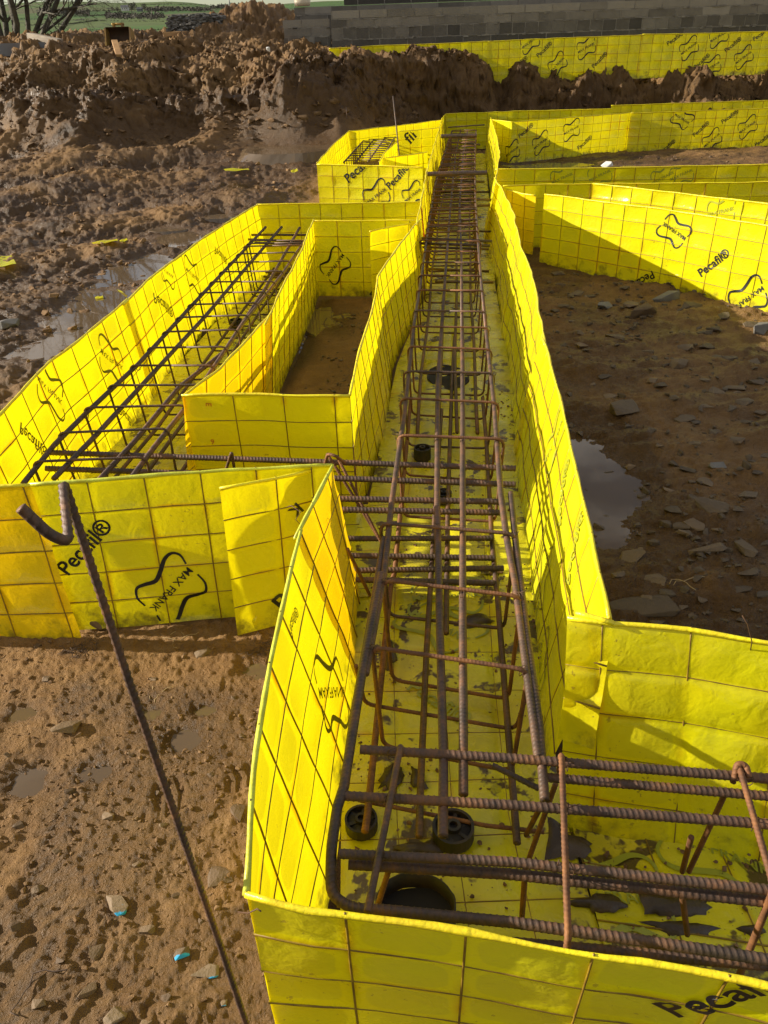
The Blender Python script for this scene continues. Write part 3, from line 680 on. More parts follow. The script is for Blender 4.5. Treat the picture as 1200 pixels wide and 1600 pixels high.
# --- twisted wire ties at bar crossings
def tie(c, par, sd):
    r_ = random.Random(sd); c = np.asarray(c); t = np.linspace(0, 2*np.pi*1.9, 26); a = r_.uniform(0, 3)
    q = np.stack([.0125*np.cos(t)*math.cos(a)-.004*np.sin(t*.5)*math.sin(a), .0125*np.cos(t)*math.sin(a)+.004*np.sin(t*.5)*math.cos(a), .0125*np.sin(t)-.006], -1)+c
    tail = np.array([q[-1], q[-1]+[r_.uniform(-.015, .015), r_.uniform(-.015, .005), .014], q[-1]+[r_.uniform(-.02, .02), r_.uniform(-.02, .0), .022]])
    obj('tie', *tube(np.vstack([q, tail]), .0009, 4), TIE, par)
for n_, (x, y) in enumerate(((622, 681), (783, 685), (597, 820), (803, 833), (600, 908), (812, 930), (584, 1012), (818, 1045), (684, 684), (724, 686), (685, 822), (723, 926), (629, 581), (771, 583), (641, 511), (762, 512))): tie(P(x, y, .365), cage, n_)
for n_, (x, y) in enumerate(((884, 1190), (885, 1262), (887, 1352), (616, 1175), (608, 1246), (592, 1338), (1166, 1213), (1182, 1284))): tie(P(x, y, .375), nc, 40+n_)
for n_, (x, y) in enumerate(((85, 697), (135, 647), (215, 572), (172, 606), (300, 478))): tie(P(x, y, .37), lc, 60+n_)
# --- single bars
hk = [P(392, 1625, .0), P(385, 1590, .035)]
b0 = P(386, 1598, .0)
top_ = CAM+ray(118, 830)*(.80/(ray(118, 830)@_F))
def at(x, y, d): return CAM+ray(x, y)*d
st = fillet([at(388, 1610, 1.27), at(345, 1480, 1.17), at(200, 1060, .92), at(125, 830, .83), at(97, 745, .80), at(108, 848, .735), at(78, 836, .72), at(32, 793, .70)], .026, 8)
tag(obj('starter_bar', *tube(st, .0048, 16, .24, .0105), REBAR), 'dark ribbed bar with a hooked top leaning up from the mud in the left foreground', 'rebar')
def rod(pts, r, label, mat=REBAR, near=False, name='steel_rod'): return tag(obj(name, *tube(np.array(pts), r, 10 if near else 7, .17 if near else 0, .013), mat), label, 'rebar')
rod([P(668, 272, .505), P(761, 270, .505)], .019, 'thick ribbed bar resting across both walls of the main trench', REBARD, True)
rod([P(689, 213, .50), P(745, 212, .50)], .022, 'short thick bar laid across the trench near its far end', REBARD, True)
rb = P(629, 318, .0); rt = PY(614, 150, rb[1]); rt2 = PY(619, 165, rb[1])
rod([rb, (rb+rt)/2+[.01, 0, 0], rt], .006, 'tall thin rod standing before the far box', REBARD)
q = P(545, 248, 0); rod([q, PY(541, 168, q[1])], .004, 'thin pale rod standing at the back of the far box', REBARD)
q = P(697, 205, 0); rod([q, PY(695, 152, q[1])], .005, 'thin rod standing at the far corner of the main trench', REBARD)
# --- small wires tied round the film
def wire(label, pts): tag(obj('tie_wire', *tube(np.array([P(*p_) for p_ in pts]), .0011, 5), TIE), label, 'tie wire')
wire('twisted tie wire poking up from the rim of the right hand yellow panel', [(1170, 1028, .43), (1175, 1003, .49), (1168, 975, .53), (1160, 962, .55)])
wire('thin tie wire crossing the corner of the near left panel', [(372, 1425, .44), (388, 1427, .46), (402, 1420, .478), (408, 1424, .478)])
wire('black tie wire knotted on the patch below the sharp corner', [(440, 795, .40), (455, 790, .43), (470, 800, .42), (462, 812, .40), (472, 822, .38)])
# --- black plastic pieces on the trench floor
def spacer(c, r, h, label):
    s = empty('bar_spacer', c, label, 'spacer', 'black bar spacers'); c = np.asarray(c)
    n = 24; mb = MB()
    for (r0, r1, z0, z1) in ((r, r*.86, 0, h), (r*.35, r*.2, 0, h*1.1)):
        t = np.linspace(0, 2*np.pi, n, endpoint=False); ring = lambda rr, z: np.stack([c[0]+rr*np.cos(t), c[1]+rr*np.sin(t), np.full(n, c[2]+z)], -1)
        V = np.vstack([ring(r0, z0), ring(r0, z1), ring(r1, z1), ring(r1, z0)])
        mb.add(V, [(a*n+i, a*n+(i+1) % n, ((a+1) % 4)*n+(i+1) % n, ((a+1) % 4)*n+i) for a in range(4) for i in range(n)])
    mb.build('rim', BLACKP, s, smooth=False)
    m2 = MB()
    for a in range(6):
        an = a*np.pi/3+.3; d = np.array([math.cos(an), math.sin(an), 0])
        m2.box(c+d*r*.6+[0, 0, h*.4], (r*.28, .004, h*.35), np.array([[d[0], -d[1], 0], [d[1], d[0], 0], [0, 0, 1]]))
    m2.build('spoke', BLACKP, s, smooth=False)
    t = np.linspace(0, 2*np.pi, n, endpoint=False); obj('mud_fill', np.vstack([np.stack([c[0]+r*.9*np.cos(t), c[1]+r*.9*np.sin(t), c[2]+h*.6+.004*np.sin(t*3)], -1), [[c[0], c[1], c[2]+h*.85]]]), [(i_, (i_+1) % n, n) for i_ in range(n)], DARKH, s)
spacer(P(708, 1306, .02), .045, .035, 'black wheel spacer under the end of a main bar')
spacer(P(565, 1292, .02), .036, .03, 'black spacer half hidden at the left end of the near cage')
spacer(P(660, 716, .02), .035, .05, 'black spacer on the floor sheet behind the crossing bars')
spacer(P(693, 783, .02), .03, .04, 'small black spacer below the crossing bars in the main cage')
spacer(P(370, 512, .02), .04, .05, 'black spacer under the cage of the left trench')
# open pipe mouths
def mouth(c, rx, ry, h, label, cat='pipe'):
    c = np.asarray(c); n = 36; t = np.linspace(0, 2*np.pi, n, endpoint=False)
    e = 1.6
    cx, sy = np.sign(np.cos(t))*np.abs(np.cos(t))**(2/e/1.3), np.sign(np.sin(t))*np.abs(np.sin(t))**(2/e/1.3)
    wob = 1+.05*vn(np.cos(t)*2, np.sin(t)*2, 3)
    ring = lambda k, z: np.stack([c[0]+rx*k*cx*wob, c[1]+ry*k*sy*wob, np.full(n, c[2]+z)+.006*vn(np.cos(t)*3, np.sin(t)*3, 8)], -1)
    V = np.vstack([ring(1.06, 0), ring(1.04, h), ring(1., h), ring(.97, .004)])
    root = empty('pipe_mouth', c, label, cat, 'black pipe mouths')
    obj('collar', V, [(a*n+i, a*n+(i+1) % n, (a+1)*n+(i+1) % n, (a+1)*n+i) for a in range(3) for i in range(n)], BLACKP, root)
    obj('mud_plug', np.vstack([ring(.985, .0045)*[1, 1, 0]+[0, 0, c[2]+.006], [[c[0], c[1], c[2]+.004]]]), [(i, (i+1) % n, n) for i in range(n)], DARKH, root)
mouth(P(700, 590, .018), .10, .15, .008, 'dark opening in the floor sheet under the middle of the main cage')
mouth(P(650, 1432, .016), .075, .06, .05, 'round black pipe mouth at the foot of the nearest panel')
# ------------------------------------------------------------------ ground
def seg_mask(x, y, line, w0, w1):
    """1 near the polyline, 0 beyond w1"""
    d = np.full(np.shape(x), 1e9)
    for a, b in zip(line[:-1], line[1:]):
        a = np.asarray(a[:2], float); b = np.asarray(b[:2], float); ab = b-a
        t = np.clip(((x-a[0])*ab[0]+(y-a[1])*ab[1])/(ab@ab), 0, 1)
        d = np.minimum(d, np.hypot(x-a[0]-t*ab[0], y-a[1]-t*ab[1]))
    return 1-sstep(w0, w1, d)
MAINC = [(.14, .4), (.14, 1.2), (.2, 2.), (.32, 3.3), (.46, 4.6), (.72, 7.), (1.3, 12.)]
LEFTC = [(-.6, 2.2), (-1.0, 2.2), (-.85, 3.3), (-.7, 4.6), (-.6, 5.6)]
TR = [(MAINC, .28, .36), ([(0, 2.18), (-1.1, 2.18)], .24, .34), (LEFTC, .27, .4), ([(.3, .82), (1.5, .72)], .26, .36), ([(-.6, 5.6), (.5, 5.5)], .25, .4)]
PUD = [((150, 478), .34, .6, .045), ((215, 420), .30, .5, .04), ((285, 372), .30, .3, .04),  # centre px, radius x, radius y (m), depth
    ((140, 488), .33, .34, .05), ((190, 462), .24, .3, .05), ((100, 520), .16, .25, .04), ((232, 397), .14, .18, .05), ((292, 372), .22, .16, .05), ((262, 352), .16, .10, .04), ((214, 428), .20, .10, .035), ((60, 545), .2, .2, .03), ((330, 335), .2, .12, .035), ((180, 420), .25, .07, .03),
    ((918, 735), .20, .52, .062), 
    ((288, 1152), .05, .042, .022), ((42, 1216), .06, .05, .022), ((402, 1042), .05, .04, .02), ((320, 1105), .035, .022, .016), ((150, 1205), .05, .03, .014), ((30, 1110), .05, .03, .014), ((235, 1110), .03, .03, .012),
    ((470, 260), .75, .75, .05), ((850, 254), .9, .42, .06), ((960, 254), .8, .2, .05), ((470, 540), .12, .28, .02), ((520, 500), .16, .3, .022)]
PUDW = [(P(*c)[:2], a, b, d) for c, a, b, d in PUD]
BOOT = [(*P(60, 1500)[:2], .95), (*P(325, 1225)[:2], .3)]
def facey(x): return np.interp(x, [-9, -4.6, -3, -1, 0, 1, 2, 6, 12], [12.2, 12.3, 12.4, 12.6, 12.95, 13.12, 13.3, 13.5, 13.7])
def ridge(x): return np.interp(x, [-9, -6, -3, -1.2, -.5, .1, .7, 1.2, 2., 2.7, 4.3, 6.3, 12], [1.42, 1.40, 1.33, 1.33, 1.20, 1.17, 1.21, 1.14, 1.03, .95, .80, .86, .9])
def ground(x, y, full=False):
    x = np.asarray(x, float); y = np.asarray(y, float)
    wx = x+.25*vn(x*1.3, y*1.3, 91); wy = y+.25*vn(x*1.3, y*1.3, 92)
    fy = facey(x)+.75*fbm(x*.8, y*.35, 4, 3)
    s = y-fy
    rd = ridge(x)
    left = 1-sstep(-.5, .9, x)
    fl_ = .10*sstep(-3.2, -.8, s)+.52*sstep(-1.0, .55, s)+.38*((1-sstep(-2.0, -.8, x))*sstep(.2, 1.9, s)+sstep(-2.0, -.8, x)*sstep(-.25, .5, s))
    fr_ = sstep(-.15, .75, s)*(.66+.34*sstep(.3, .75, s))
    face = left*fl_+(1-left)*fr_
    foot = .18*left*sstep(-4.8, 0, s)*(1-sstep(0, .5, s))
    base = rd*face+foot
    # beyond the ridge
    base = base+.22*sstep(1.5, 4.5, s)*left
    mound = .55*np.exp(-((x+1.9)/1.0)**2-((y-17.2)/1.3)**2)
    base = base+mound-1.2*sstep(18, 26, y)
    mk = 0
    for ln, a, b in TR: mk = np.maximum(mk, seg_mask(x, y, ln, a, b))
    bank = sstep(-.6, .3, s)
    rough = np.clip(sstep(2.2, 4.5, y)*(1-sstep(-1.0, -.4, x))*(1-bank), 0, 1)       # churned mud at left
    near = 1-sstep(2., 3.2, y)
    courtyard = sstep(.4, .6, x)*(1-bank)
    a0 = .014+.045*rough+.22*bank
    n = a0*fbm(wx*1.6, wy*1.6, 1, 3)
    bil = 1-np.abs(fbm(wx*4.2, wy*4.2, 21, 4, .55))*2.1
    tram = .4+.6*sstep(-.2, .22, fbm(x*1.9, y*1.9, 88, 3))
    ax_, ay_ = (x*.87+y*.5), (-x*.5+y*.87)
    bilr = 1-np.abs(fbm(ax_*4.5, ay_*12, 33, 4, .6))*2.2
    n = n+(.011*tram+.030*rough+.13*bank)*(bil-.45)+.020*rough*(bilr-.45)
    bil2 = 1-np.abs(fbm(x*13, y*13, 31, 4, .6))*2.2
    n = n+(.0085*tram*near*(1-courtyard)*(.45-bil2)*.9)
    n = n+(.0042*tram*(1-near)+.004*rough+.034*bank)*(bil2-.45)*(1-.3*courtyard)
    n = n+(.0036*tram+.004*rough+.006*bank+.004*courtyard)*fbm(x*38, y*38, 41, 4, .62)
    pit = np.clip(fbm(x*9, y*9, 47, 3)-.12, 0, 1)
    n = n-.0*pit*near*(1-courtyard)
    clod = np.clip(fbm(x*17, y*17, 53, 3)-.2, 0, 1)
    n = n+.05*clod*(near*.3*tram+rough*.45)*(1-courtyard)
    fine = 1-np.abs(fbm(x*24, y*24, 57, 4, .62))*2.2
    n = n+.0062*near*(.2+.8*tram)*(.45-fine)+.0035*near*vn(x*70, y*70, 59)*(.4+.6*tram)*(1-courtyard)
    # wheel ruts crossing the mud at left
    rt = np.sin((-x*.5+y*.87)*4.6+1.3*vn(x*.6, y*.6, 66)); n = n+.045*rough*rt*sstep(4.2, 6.5, y)
    # tread prints in the foreground
    tz = np.exp(-((x+.62)/.13)**2-((y-.86)/.10)**2)+.8*np.exp(-((x+.95)/.16)**2-((y-1.0)/.1)**2)
    n = n+.0*tz*np.sin((x*.80+y*.6+.02*vn(x*7, y*7, 97))*2*np.pi/.038)
    sl = np.clip(fbm(x*2.6, y*7, 77, 4, .6), -.2, 1)
    n = n+courtyard*(.045*sl+.02*np.round(fbm(x*3.3+y, y*5, 79, 3)*5)/5)
    pz = 0
    for c, rx, ry, d in PUDW:
        q = ((x-c[0])/rx)**2+((y-c[1])/ry)**2
        pz = np.maximum(pz, d*np.exp(-q*.9))
    for bx, by, ba in BOOT:
        u_ = (x-bx)*math.cos(ba)+(y-by)*math.sin(ba); v_ = -(x-bx)*math.sin(ba)+(y-by)*math.cos(ba)
        wd = .046*(1-.18*np.sin((u_/.14)*2.6+.4)); ins = (1-sstep(.10, .145, np.abs(u_)+.02*vn(x*22, y*22, 61)))*(1-sstep(wd-.014, wd+.006, np.abs(v_)+.012*vn(x*30, y*30, 62)))*sstep(-.55, .15, vn(x*9, y*9, 63))
        rim = np.exp(-((np.hypot(u_/.15, v_/.058)-1)/.12)**2)
        bars = sstep(-.3, .5, np.sin(u_*2*np.pi/.027+np.abs(v_)*40))*(np.abs(u_+.02) > .018)
        n = n*(1-.5*ins)+ins*(-.007+.0045*bars)+.003*rim*(1-ins)
    fl = (1-.9*mk)*(1-(.62*rough+.15)*np.clip(pz/.03, 0, 1))
    z = base*(1-mk)+n*fl-.035*mk
    z = z-pz*(1-mk)-.004
    if not full: return z
    wet = np.clip(pz/.02, 0, 1)*.8+courtyard*(.5+.3*sstep(.12, -.12, fbm(x*2, y*2, 19, 3)))+.4*sstep(.1, -.15, fbm(wx*1.1, wy*1.1, 5, 3))*(rough+.3*near)+near*(1-courtyard)*(.08+.45*sstep(.05, .35, fbm(wx*2.6, wy*2.6, 25, 4, .6)))+mk*.6
    wet = np.clip(wet+.5*sstep(.01, -.025, n)*(rough+.15*near)+.34*rough+.5*np.exp(-((x+.2)/.22)**2-((y-3.8)/1.1)**2), 0, 1)
    damp_shade = sstep(-.5, .0, s)*(1-sstep(.35, 1.0, s))+.30*sstep(-.8, .2, s)*(1-sstep(1.4, 2.2, s))  # damp cut face, with its self-shading also put into the colour
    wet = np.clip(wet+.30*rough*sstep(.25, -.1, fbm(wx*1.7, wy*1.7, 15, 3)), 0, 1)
    wet = wet*(1-bank*.85)+.42*damp_shade+.36*bank+.25*bank*sstep(.1, -.2, fbm(x*2, y*2, 8, 3))  # bank terms carry painted shade into the mud colour through the wet value
    grass = sstep(19, 21.5, y+1.2*fbm(x*.5, y*.5, 3, 2))
    return z, np.clip(wet, 0, 1), grass
R_ = [.22]
while R_[-1] < 30: R_.append(R_[-1]*(1.0016 if 11.6 < R_[-1] < 15.6 else 1.0042))
R_ = np.array(R_); A_ = np.r_[np.linspace(-1.26, -.60, 120)[:-1], np.linspace(-.60, .60, 760), np.linspace(.60, 1.26, 120)[1:]]
RR, AA = np.meshgrid(R_, A_, indexing='ij')
gx, gy = (RR*np.sin(AA)).ravel(), (RR*np.cos(AA)).ravel()
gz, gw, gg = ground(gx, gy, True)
bk_ = sstep(-.5, .2, gy-facey(gx))*(1-sstep(3, 5, gy-facey(gx)))
gy0 = gy.copy(); gy = gy-bk_*(.10*(1-np.abs(fbm(gx*2.7+gy0*1.5, gz*4.5, 201, 3))*2)+.045*(1-np.abs(fbm(gx*9, gz*12, 202, 4, .65))*2.2)+.022*fbm(gx*26, gz*30+gy0*14, 203, 4, .7))
gz = gz+bk_*.014*fbm(gx*24, gy0*24, 207, 4, .7)
gx = gx+bk_*.035*fbm(gy0*9+gz*12, gx*9, 204, 4, .65)
na = len(A_); i = np.arange(len(R_)-1)[:, None]; j = np.arange(na-1)[None]
Fq = np.stack([i*na+j, i*na+j+1, (i+1)*na+j+1, (i+1)*na+j], -1).reshape(-1, 4)
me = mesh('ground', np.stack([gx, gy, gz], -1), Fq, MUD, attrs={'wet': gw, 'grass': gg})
o = bpy.data.objects.new('ground', me); COL.objects.link(o); tag(o, kind='structure')
# standing water, one sheet per puddle, its edge drawn by the mud it lies in
def level(c, rx, ry):
    t = np.linspace(0, 2*np.pi, 40); g = ground(c[0]+rx*np.cos(t), c[1]+ry*np.sin(t)); return g
for k_, (c, rx, ry, d) in enumerate(PUDW):
    t = np.linspace(0, 2*np.pi, 48, endpoint=False); w = 1+.2*vn(np.cos(t)*1.5+k_, np.sin(t)*1.5, 12)
    zc = float(np.percentile(ground(c[0]+rx*.8*np.cos(t), c[1]+ry*.8*np.sin(t)), 58 if (c[0] < -.9 and rx > .12) else 42))
    if rx < .12: zc = max(zc, float(ground(c[0], c[1]))+d*.2)
    kx = 1.35 if rx < .3 else 1.2
    rings = []
    for f_ in (1, .85, .7):
        px_, py_ = c[0]+rx*kx*f_*w*np.cos(t), c[1]+ry*kx*f_*w*np.sin(t); g_ = ground(px_, py_)
        rings.append(np.stack([px_, py_, np.minimum(zc, g_-.03) if f_ == 1 else np.where(g_ < zc-.05, zc-.004, zc)], -1))
    V = np.vstack(rings+[[[c[0], c[1], zc]]])
    q = obj('water', V, [(k2*48+a, k2*48+(a+1) % 48, k2*48+48+(a+1) % 48, k2*48+48+a) for k2 in (0, 1) for a in range(48)]+[(96+a, 96+(a+1) % 48, 144) for a in range(48)], WATER, smooth=False); tag(q, kind='structure')
# ------------------------------------------------------------------ stones
def rock(seed, sx, sy, sz, n=13, flat=.0):
    r = random.Random(seed); bm = bmesh.new()
    for _ in range(n):
        v = Vector((r.gauss(0, 1), r.gauss(0, 1), r.gauss(0, 1))).normalized()
        v = Vector((max(-.8, min(.8, v.x)), max(-.8, min(.8, v.y)), max(-.75, min(.62, v.z))))
        bm.verts.new((v.x*sx, v.y*sy, v.z*sz))
    bmesh.ops.convex_hull(bm, input=bm.verts)
    for v in [v for v in bm.verts if not v.link_faces]: bm.verts.remove(v)
    bmesh.ops.bevel(bm, geom=list(bm.edges), offset=min(sx, sy, sz)*.05, segments=1, affect='EDGES', profile=.6)
    bm.normal_update()
    V = np.array([v.co[:] for v in bm.verts]); F = [[v.index for v in f.verts] for f in bm.faces]; bm.verts.index_update()
    F = [[v.index for v in f.verts] for f in bm.faces]; bm.free(); return V, F
def put_rock(label, px, w, h=.5, t=.35, mat=STONE, yaw=None, seed=None, group=None, sink=.35, tilt=.12, name='stone'):
    """w: visible width in px at that place"""
    c = P(*px); d = (c-CAM)@_F; s = w/FPX*d/2/.8
    c[2] = float(ground(c[0], c[1]))
    c = P(px[0], px[1], c[2]); c[2] = float(ground(c[0], c[1]))
    sd = seed or int(px[0]*7+px[1]*13)
    V, F = rock(sd, s, s*h, s*t); r = random.Random(sd); a = yaw if yaw is not None else r.uniform(-.7, .7)
    R = Matrix.Rotation(a, 3, 'Z')@Matrix.Rotation(r.uniform(-tilt, tilt), 3, 'X')@Matrix.Rotation(r.uniform(-tilt, tilt), 3, 'Y')
    V = V@np.array(R).T+c+[0, 0, s*t*.62*(1-sink*1.6)]
    return tag(obj(name, V, F, mat, smooth=False), label, 'stone', group)
put_rock('broad flat slab of wet stone against the rim of the right hand panel', (1005, 948), 105, .6, .2, STONEW, .1, tilt=.03)
put_rock('wet slab standing on edge near the right edge of the dark court', (1167, 858), 30, 1.7, .5, STONEW, .2)
put_rock('long low wet stone left of the slab standing on edge', (1105, 862), 62, .3, .2, STONEW, .1)
put_rock('flat brown slab in the middle of the dark stony court', (1108, 793), 58, .6, .3, STONEW, -.1)
put_rock('pale grey chip among the brown stones right of the puddle', (1121, 728), 28, .6, .4, STONEG, .1)
put_rock('two-tone chip at the right shore of the long puddle', (985, 735), 24, .5, .5, STONE, .5)
put_rock('big angular stone lying under the sunlit printed panel', (997, 493), 56, .45, .5, STONE, .2, tilt=.2)
put_rock('round topped stone close below the foot of the sunlit printed panel', (1040, 470), 44, .5, .6, STONEG, 0)
put_rock('grey stone left of the big angular stone', (945, 480), 28, .5, .5, STONEG, .3)
put_rock('wedge of brown stone standing in the middle of the shaded mud', (1058, 573), 36, .6, .6, STONEW, .6, tilt=.3)
put_rock('dark rounded stone beside the yellowish mud patch', (1070, 655), 34, .6, .3, STONEW, .1)
put_rock('smooth boulder top half sunk at the head of the long puddle', (975, 640), 50, .7, .5, STONEW, .4)
put_rock('grey block in the puddle at the right edge', (1186, 525), 30, .6, .7, STONEG, .4)
for n_, (x, y, w) in enumerate([(930, 560, 16), (1150, 690, 28), (1085, 700, 20), (1030, 700, 14), (1075, 735, 30), (1170, 775, 40), (1040, 820, 20), (985, 870, 60), (1090, 905, 22), (1160, 920, 34), (1140, 640, 22), (1180, 600, 30), (905, 520, 18), (960, 530, 30), (1010, 545, 24), (1100, 520, 30), (1140, 560, 26), (1020, 600, 22), (1100, 600, 18), (1165, 660, 16), (900, 460, 30), (870, 430, 26), (1080, 480, 34), (1130, 500, 30), (1060, 830, 14), (1005, 765, 12), (965, 900, 26), (1085, 860, 12), (1120, 830, 18), (1175, 720, 16), (880, 480, 18), (925, 600, 14), (1150, 955, 20), (1080, 960, 14)]):
    put_rock('low brown stone bedded in the shaded court right of the main trench', (x, y), w, .6, .3, STONEW, group='stones in the shaded court', tilt=.15)
rs_ = random.Random(99)
for n_ in range(75):
    x, y = rs_.uniform(860, 1200), rs_.uniform(425, 960)
    if x < 848+(y-420)*.19 or (865 < x < 1015 and 630 < y < 845) or y < 395+(x-850)*.30 or y > 950: continue
    put_rock('low brown stone bedded in the shaded court right of the main trench', (x, y), rs_.uniform(10, 34)*(.6+y/1600), rs_.uniform(.5, .9), .3, STONEW, group='stones in the shaded court', tilt=.18, sink=.45)
put_rock('flat tan stone with two blue paint marks in the left foreground', (178, 1417), 52, .65, .35, STONEB, -.4, seed=31)
put_rock('small stone speckled blue, left of the leaning bar', (284, 1491), 26, .7, .4, STONEB, .3, seed=12)
put_rock('half buried stone tinted blue, nearest to the leaning bar', (320, 1520), 46, .5, .3, STONEB, .1, seed=77)
put_rock('tan stone with a blue side at the bottom edge of the photo', (180, 1590), 34, .8, .6, STONEB, .8, seed=41)
put_rock('small blue spotted chip beside the foot of the leaning bar', (352, 1568), 14, .7, .4, STONEB, .3, seed=44)
put_rock('smooth hexagonal tan cobble pressed flat in the left foreground mud', (343, 1370), 42, .95, .25, STONE, .2, seed=5, sink=.45, tilt=.03)
put_rock('pale cobble beside the edge of the long glowing panel', (372, 1270), 24, 1.3, .3, STONE, .1, seed=6, sink=.45)
put_rock('pale angular stone on the mud below the wide printed panel', (318, 1020), 28, .8, .4, STONE, .3, seed=15)
put_rock('stone slab wedged under the wide printed panel, behind the leaning bar', (172, 975), 70, .5, .45, STONE, .2, seed=9, sink=.2)
put_rock('slanted flat stone in the sunlit mud at left', (105, 1140), 48, .55, .4, STONE, .5, seed=21, tilt=.3)
put_rock('triangular tan stone below the stone with blue marks', (152, 1486), 28, .9, .4, STONE, .7, seed=23)
put_rock('long tan stone near the lower left corner', (138, 1552), 34, .5, .5, STONE, .9, seed=25)
for n_, (x, y, w) in enumerate([(60, 1010, 16), (20, 1080, 14), (72, 1062, 18), (240, 1060, 16), (140, 1075, 12), (205, 1180, 18), (110, 1235, 22), (170, 1275, 26), (30, 1290, 22), (255, 1290, 16), (330, 1275, 12), (90, 1330, 20), (215, 1350, 20), (60, 1390, 24), (275, 1400, 16), (25, 1450, 28), (95, 1500, 20), (230, 1455, 30), (260, 1560, 24), (60, 1570, 30), (225, 1600, 30), (312, 1440, 14), (330, 1210, 14), (380, 1150, 14), (12, 1180, 14), (365, 1090, 12), (245, 1240, 14)]):
    put_rock('small muddy stone in the sunlit foreground mud', (x, y), w*.85, .7, .5, STONE, group='small stones in the foreground mud', tilt=.3, sink=.5)
put_rock('pale stone on the churned mud beside the left edge', (12, 505), 40, .7, .4, STONEG, .4, seed=18)
for n_, (x, y, w) in enumerate([(160, 245, 12), (50, 232, 12), (300, 225, 10), (330, 130, 10), (300, 125, 7), (220, 190, 12), (380, 135, 12), (420, 120, 8), (398, 225, 8), (100, 330, 10), (250, 300, 9), (410, 125, 6), (520, 112, 14), (470, 95, 8), (640, 160, 8), (360, 180, 8), (130, 180, 9), (60, 140, 9), (210, 120, 8), (280, 170, 8), (340, 200, 9), (440, 170, 9), (120, 130, 8), (30, 180, 8)]):
    Yb = 9.
    for _ in range(40):     # walk along the ray until it meets the ground
        q = PY(x, y, Yb)
        if q[2] <= float(ground(q[0], q[1])): break
        Yb += .12
    s = w/FPX*Yb*.86/2/.8; V, F = rock(900+n_, s, s*.8, s*.7); q[2] = float(ground(q[0], q[1]))+s*.1
    tag(obj('stone', V+q, F, STONE, smooth=False), 'pale stone lying loose on the brown mud bank', 'stone', 'loose stones on the mud bank')
# crumbs of mud and gravel nobody could count
def crumbs(name, n, sampler, smin, smax, mat, sd, zf=None):
    rg = np.random.default_rng(sd); base = [rock(5000+sd*10+q, 1, rg.uniform(.6, 1), rg.uniform(.5, .9), 12) for q in range(6)]
    x, y = sampler(rg, n); z = ground(x, y) if zf is None else zf(x, y); s = smin*(smax/smin)**(rg.random(n)**2.2)*1.
    mb_V, mb_F, cnt = [], [], 0
    for q in range(n):
        V, F = base[q % 6]; a = rg.uniform(0, 6.28); ca, sa = math.cos(a), math.sin(a)
        U = np.stack([V[:, 0]*ca-V[:, 1]*sa, V[:, 0]*sa+V[:, 1]*ca, V[:, 2]], -1)*s[q]+[x[q], y[q], z[q]+s[q]*.15]
        mb_V.append(U); mb_F += [tuple(i_+cnt for i_ in f) for f in F]; cnt += len(V)
    q = obj(name, np.concatenate(mb_V), mb_F, mat, smooth=False); tag(q, kind='stuff'); return q
def keep(x, y):
    m = np.zeros(len(x))
    for ln, a, b in TR: m = np.maximum(m, seg_mask(x, y, ln, a+.06, b+.04))
    return m < .02
def samp(x0, x1, y0, y1):
    def f(rg, n):
        X = np.empty(0); Y = np.empty(0)
        while len(X) < n:
            x = rg.uniform(x0, x1, n); y = rg.uniform(y0, y1, n); k = keep(x, y)&(vn(x*2.5, y*2.5, 70) > rg.uniform(-.9, .6, n)); X = np.r_[X, x[k]]; Y = np.r_[Y, y[k]]
        return X[:n], Y[:n]
    return f
def clodmat(name, k=1.):
    m, nt, out = M(name); g = N(nt); pos = g.pos()
    c = g.ramp(g.noise(pos, 9, 5), [(p_, tuple(v_*k for v_ in c_)) for p_, c_ in ((.3, (.11, .06, .028)), (.5, (.21, .122, .056)), (.7, (.30, .185, .092)))])
    g.l(g.bsdf(c, .85, 0, g.bump(g.noise(pos, 60, 6, .7), .8, .015), .2), out.inputs[0]); return m
CLOD = clodmat('mud_clod')
crumbs('mud_crumbs', 5200, samp(-1.9, -.24, .5, 1.85), .0015, .010, CLOD, 1)
crumbs('gravel', 3200, samp(.62, 3.4, 1.2, 5.6), .004, .03, STONEW, 2)
crumbs('mud_crumbs', 3200, samp(-7.5, -1.0, 3., 11.5), .008, .05, CLOD, 3)
def sbank(rg, n):
    x = rg.uniform(-9, 8, n); return x, facey(x)+rg.uniform(-.7, 2.6, n)
crumbs('bank_rubble', 9000, sbank, .008, .085, clodmat('dark_clod', .68), 4)  # clods darkened to match the shade put into the bank colour
crumbs('gravel', 500, samp(2.3, 7, 8., 11.3), .01, .045, STONE, 5)
crumbs('gravel', 260, samp(-.42, .02, 2.6, 5.0), .004, .02, STONEW, 6)
def sfloor(rg, n):
    y = rg.uniform(.62, 3.6, 6*n); x = np.interp(y, [.6, 1.6, 2.5, 3.6], [-.09, -.08, -.02, .07])+(rg.beta(.55, .55, 6*n))*np.interp(y, [.6, 3.6], [.47, .58])
    k = vn(x*7, y*7, 71)+.4*vn(x*19, y*19, 72) > .12; return x[k][:n], y[k][:n]
crumbs('floor_mud', 1500, sfloor, .0012, .009, CLOD, 7, lambda x, y: np.full(len(x), .014))
crumbs('floor_mud', 700, lambda rg, n: (rg.uniform(.4, 1.2, n), rg.uniform(.62, 1.0, n)), .0012, .009, CLOD, 8, lambda x, y: np.full(len(x), .016))
WETM = simple('wet_dark_mud', (.035, .021, .010), .38, 0, 9, (.07, .042, .02), (30, .7, .008))
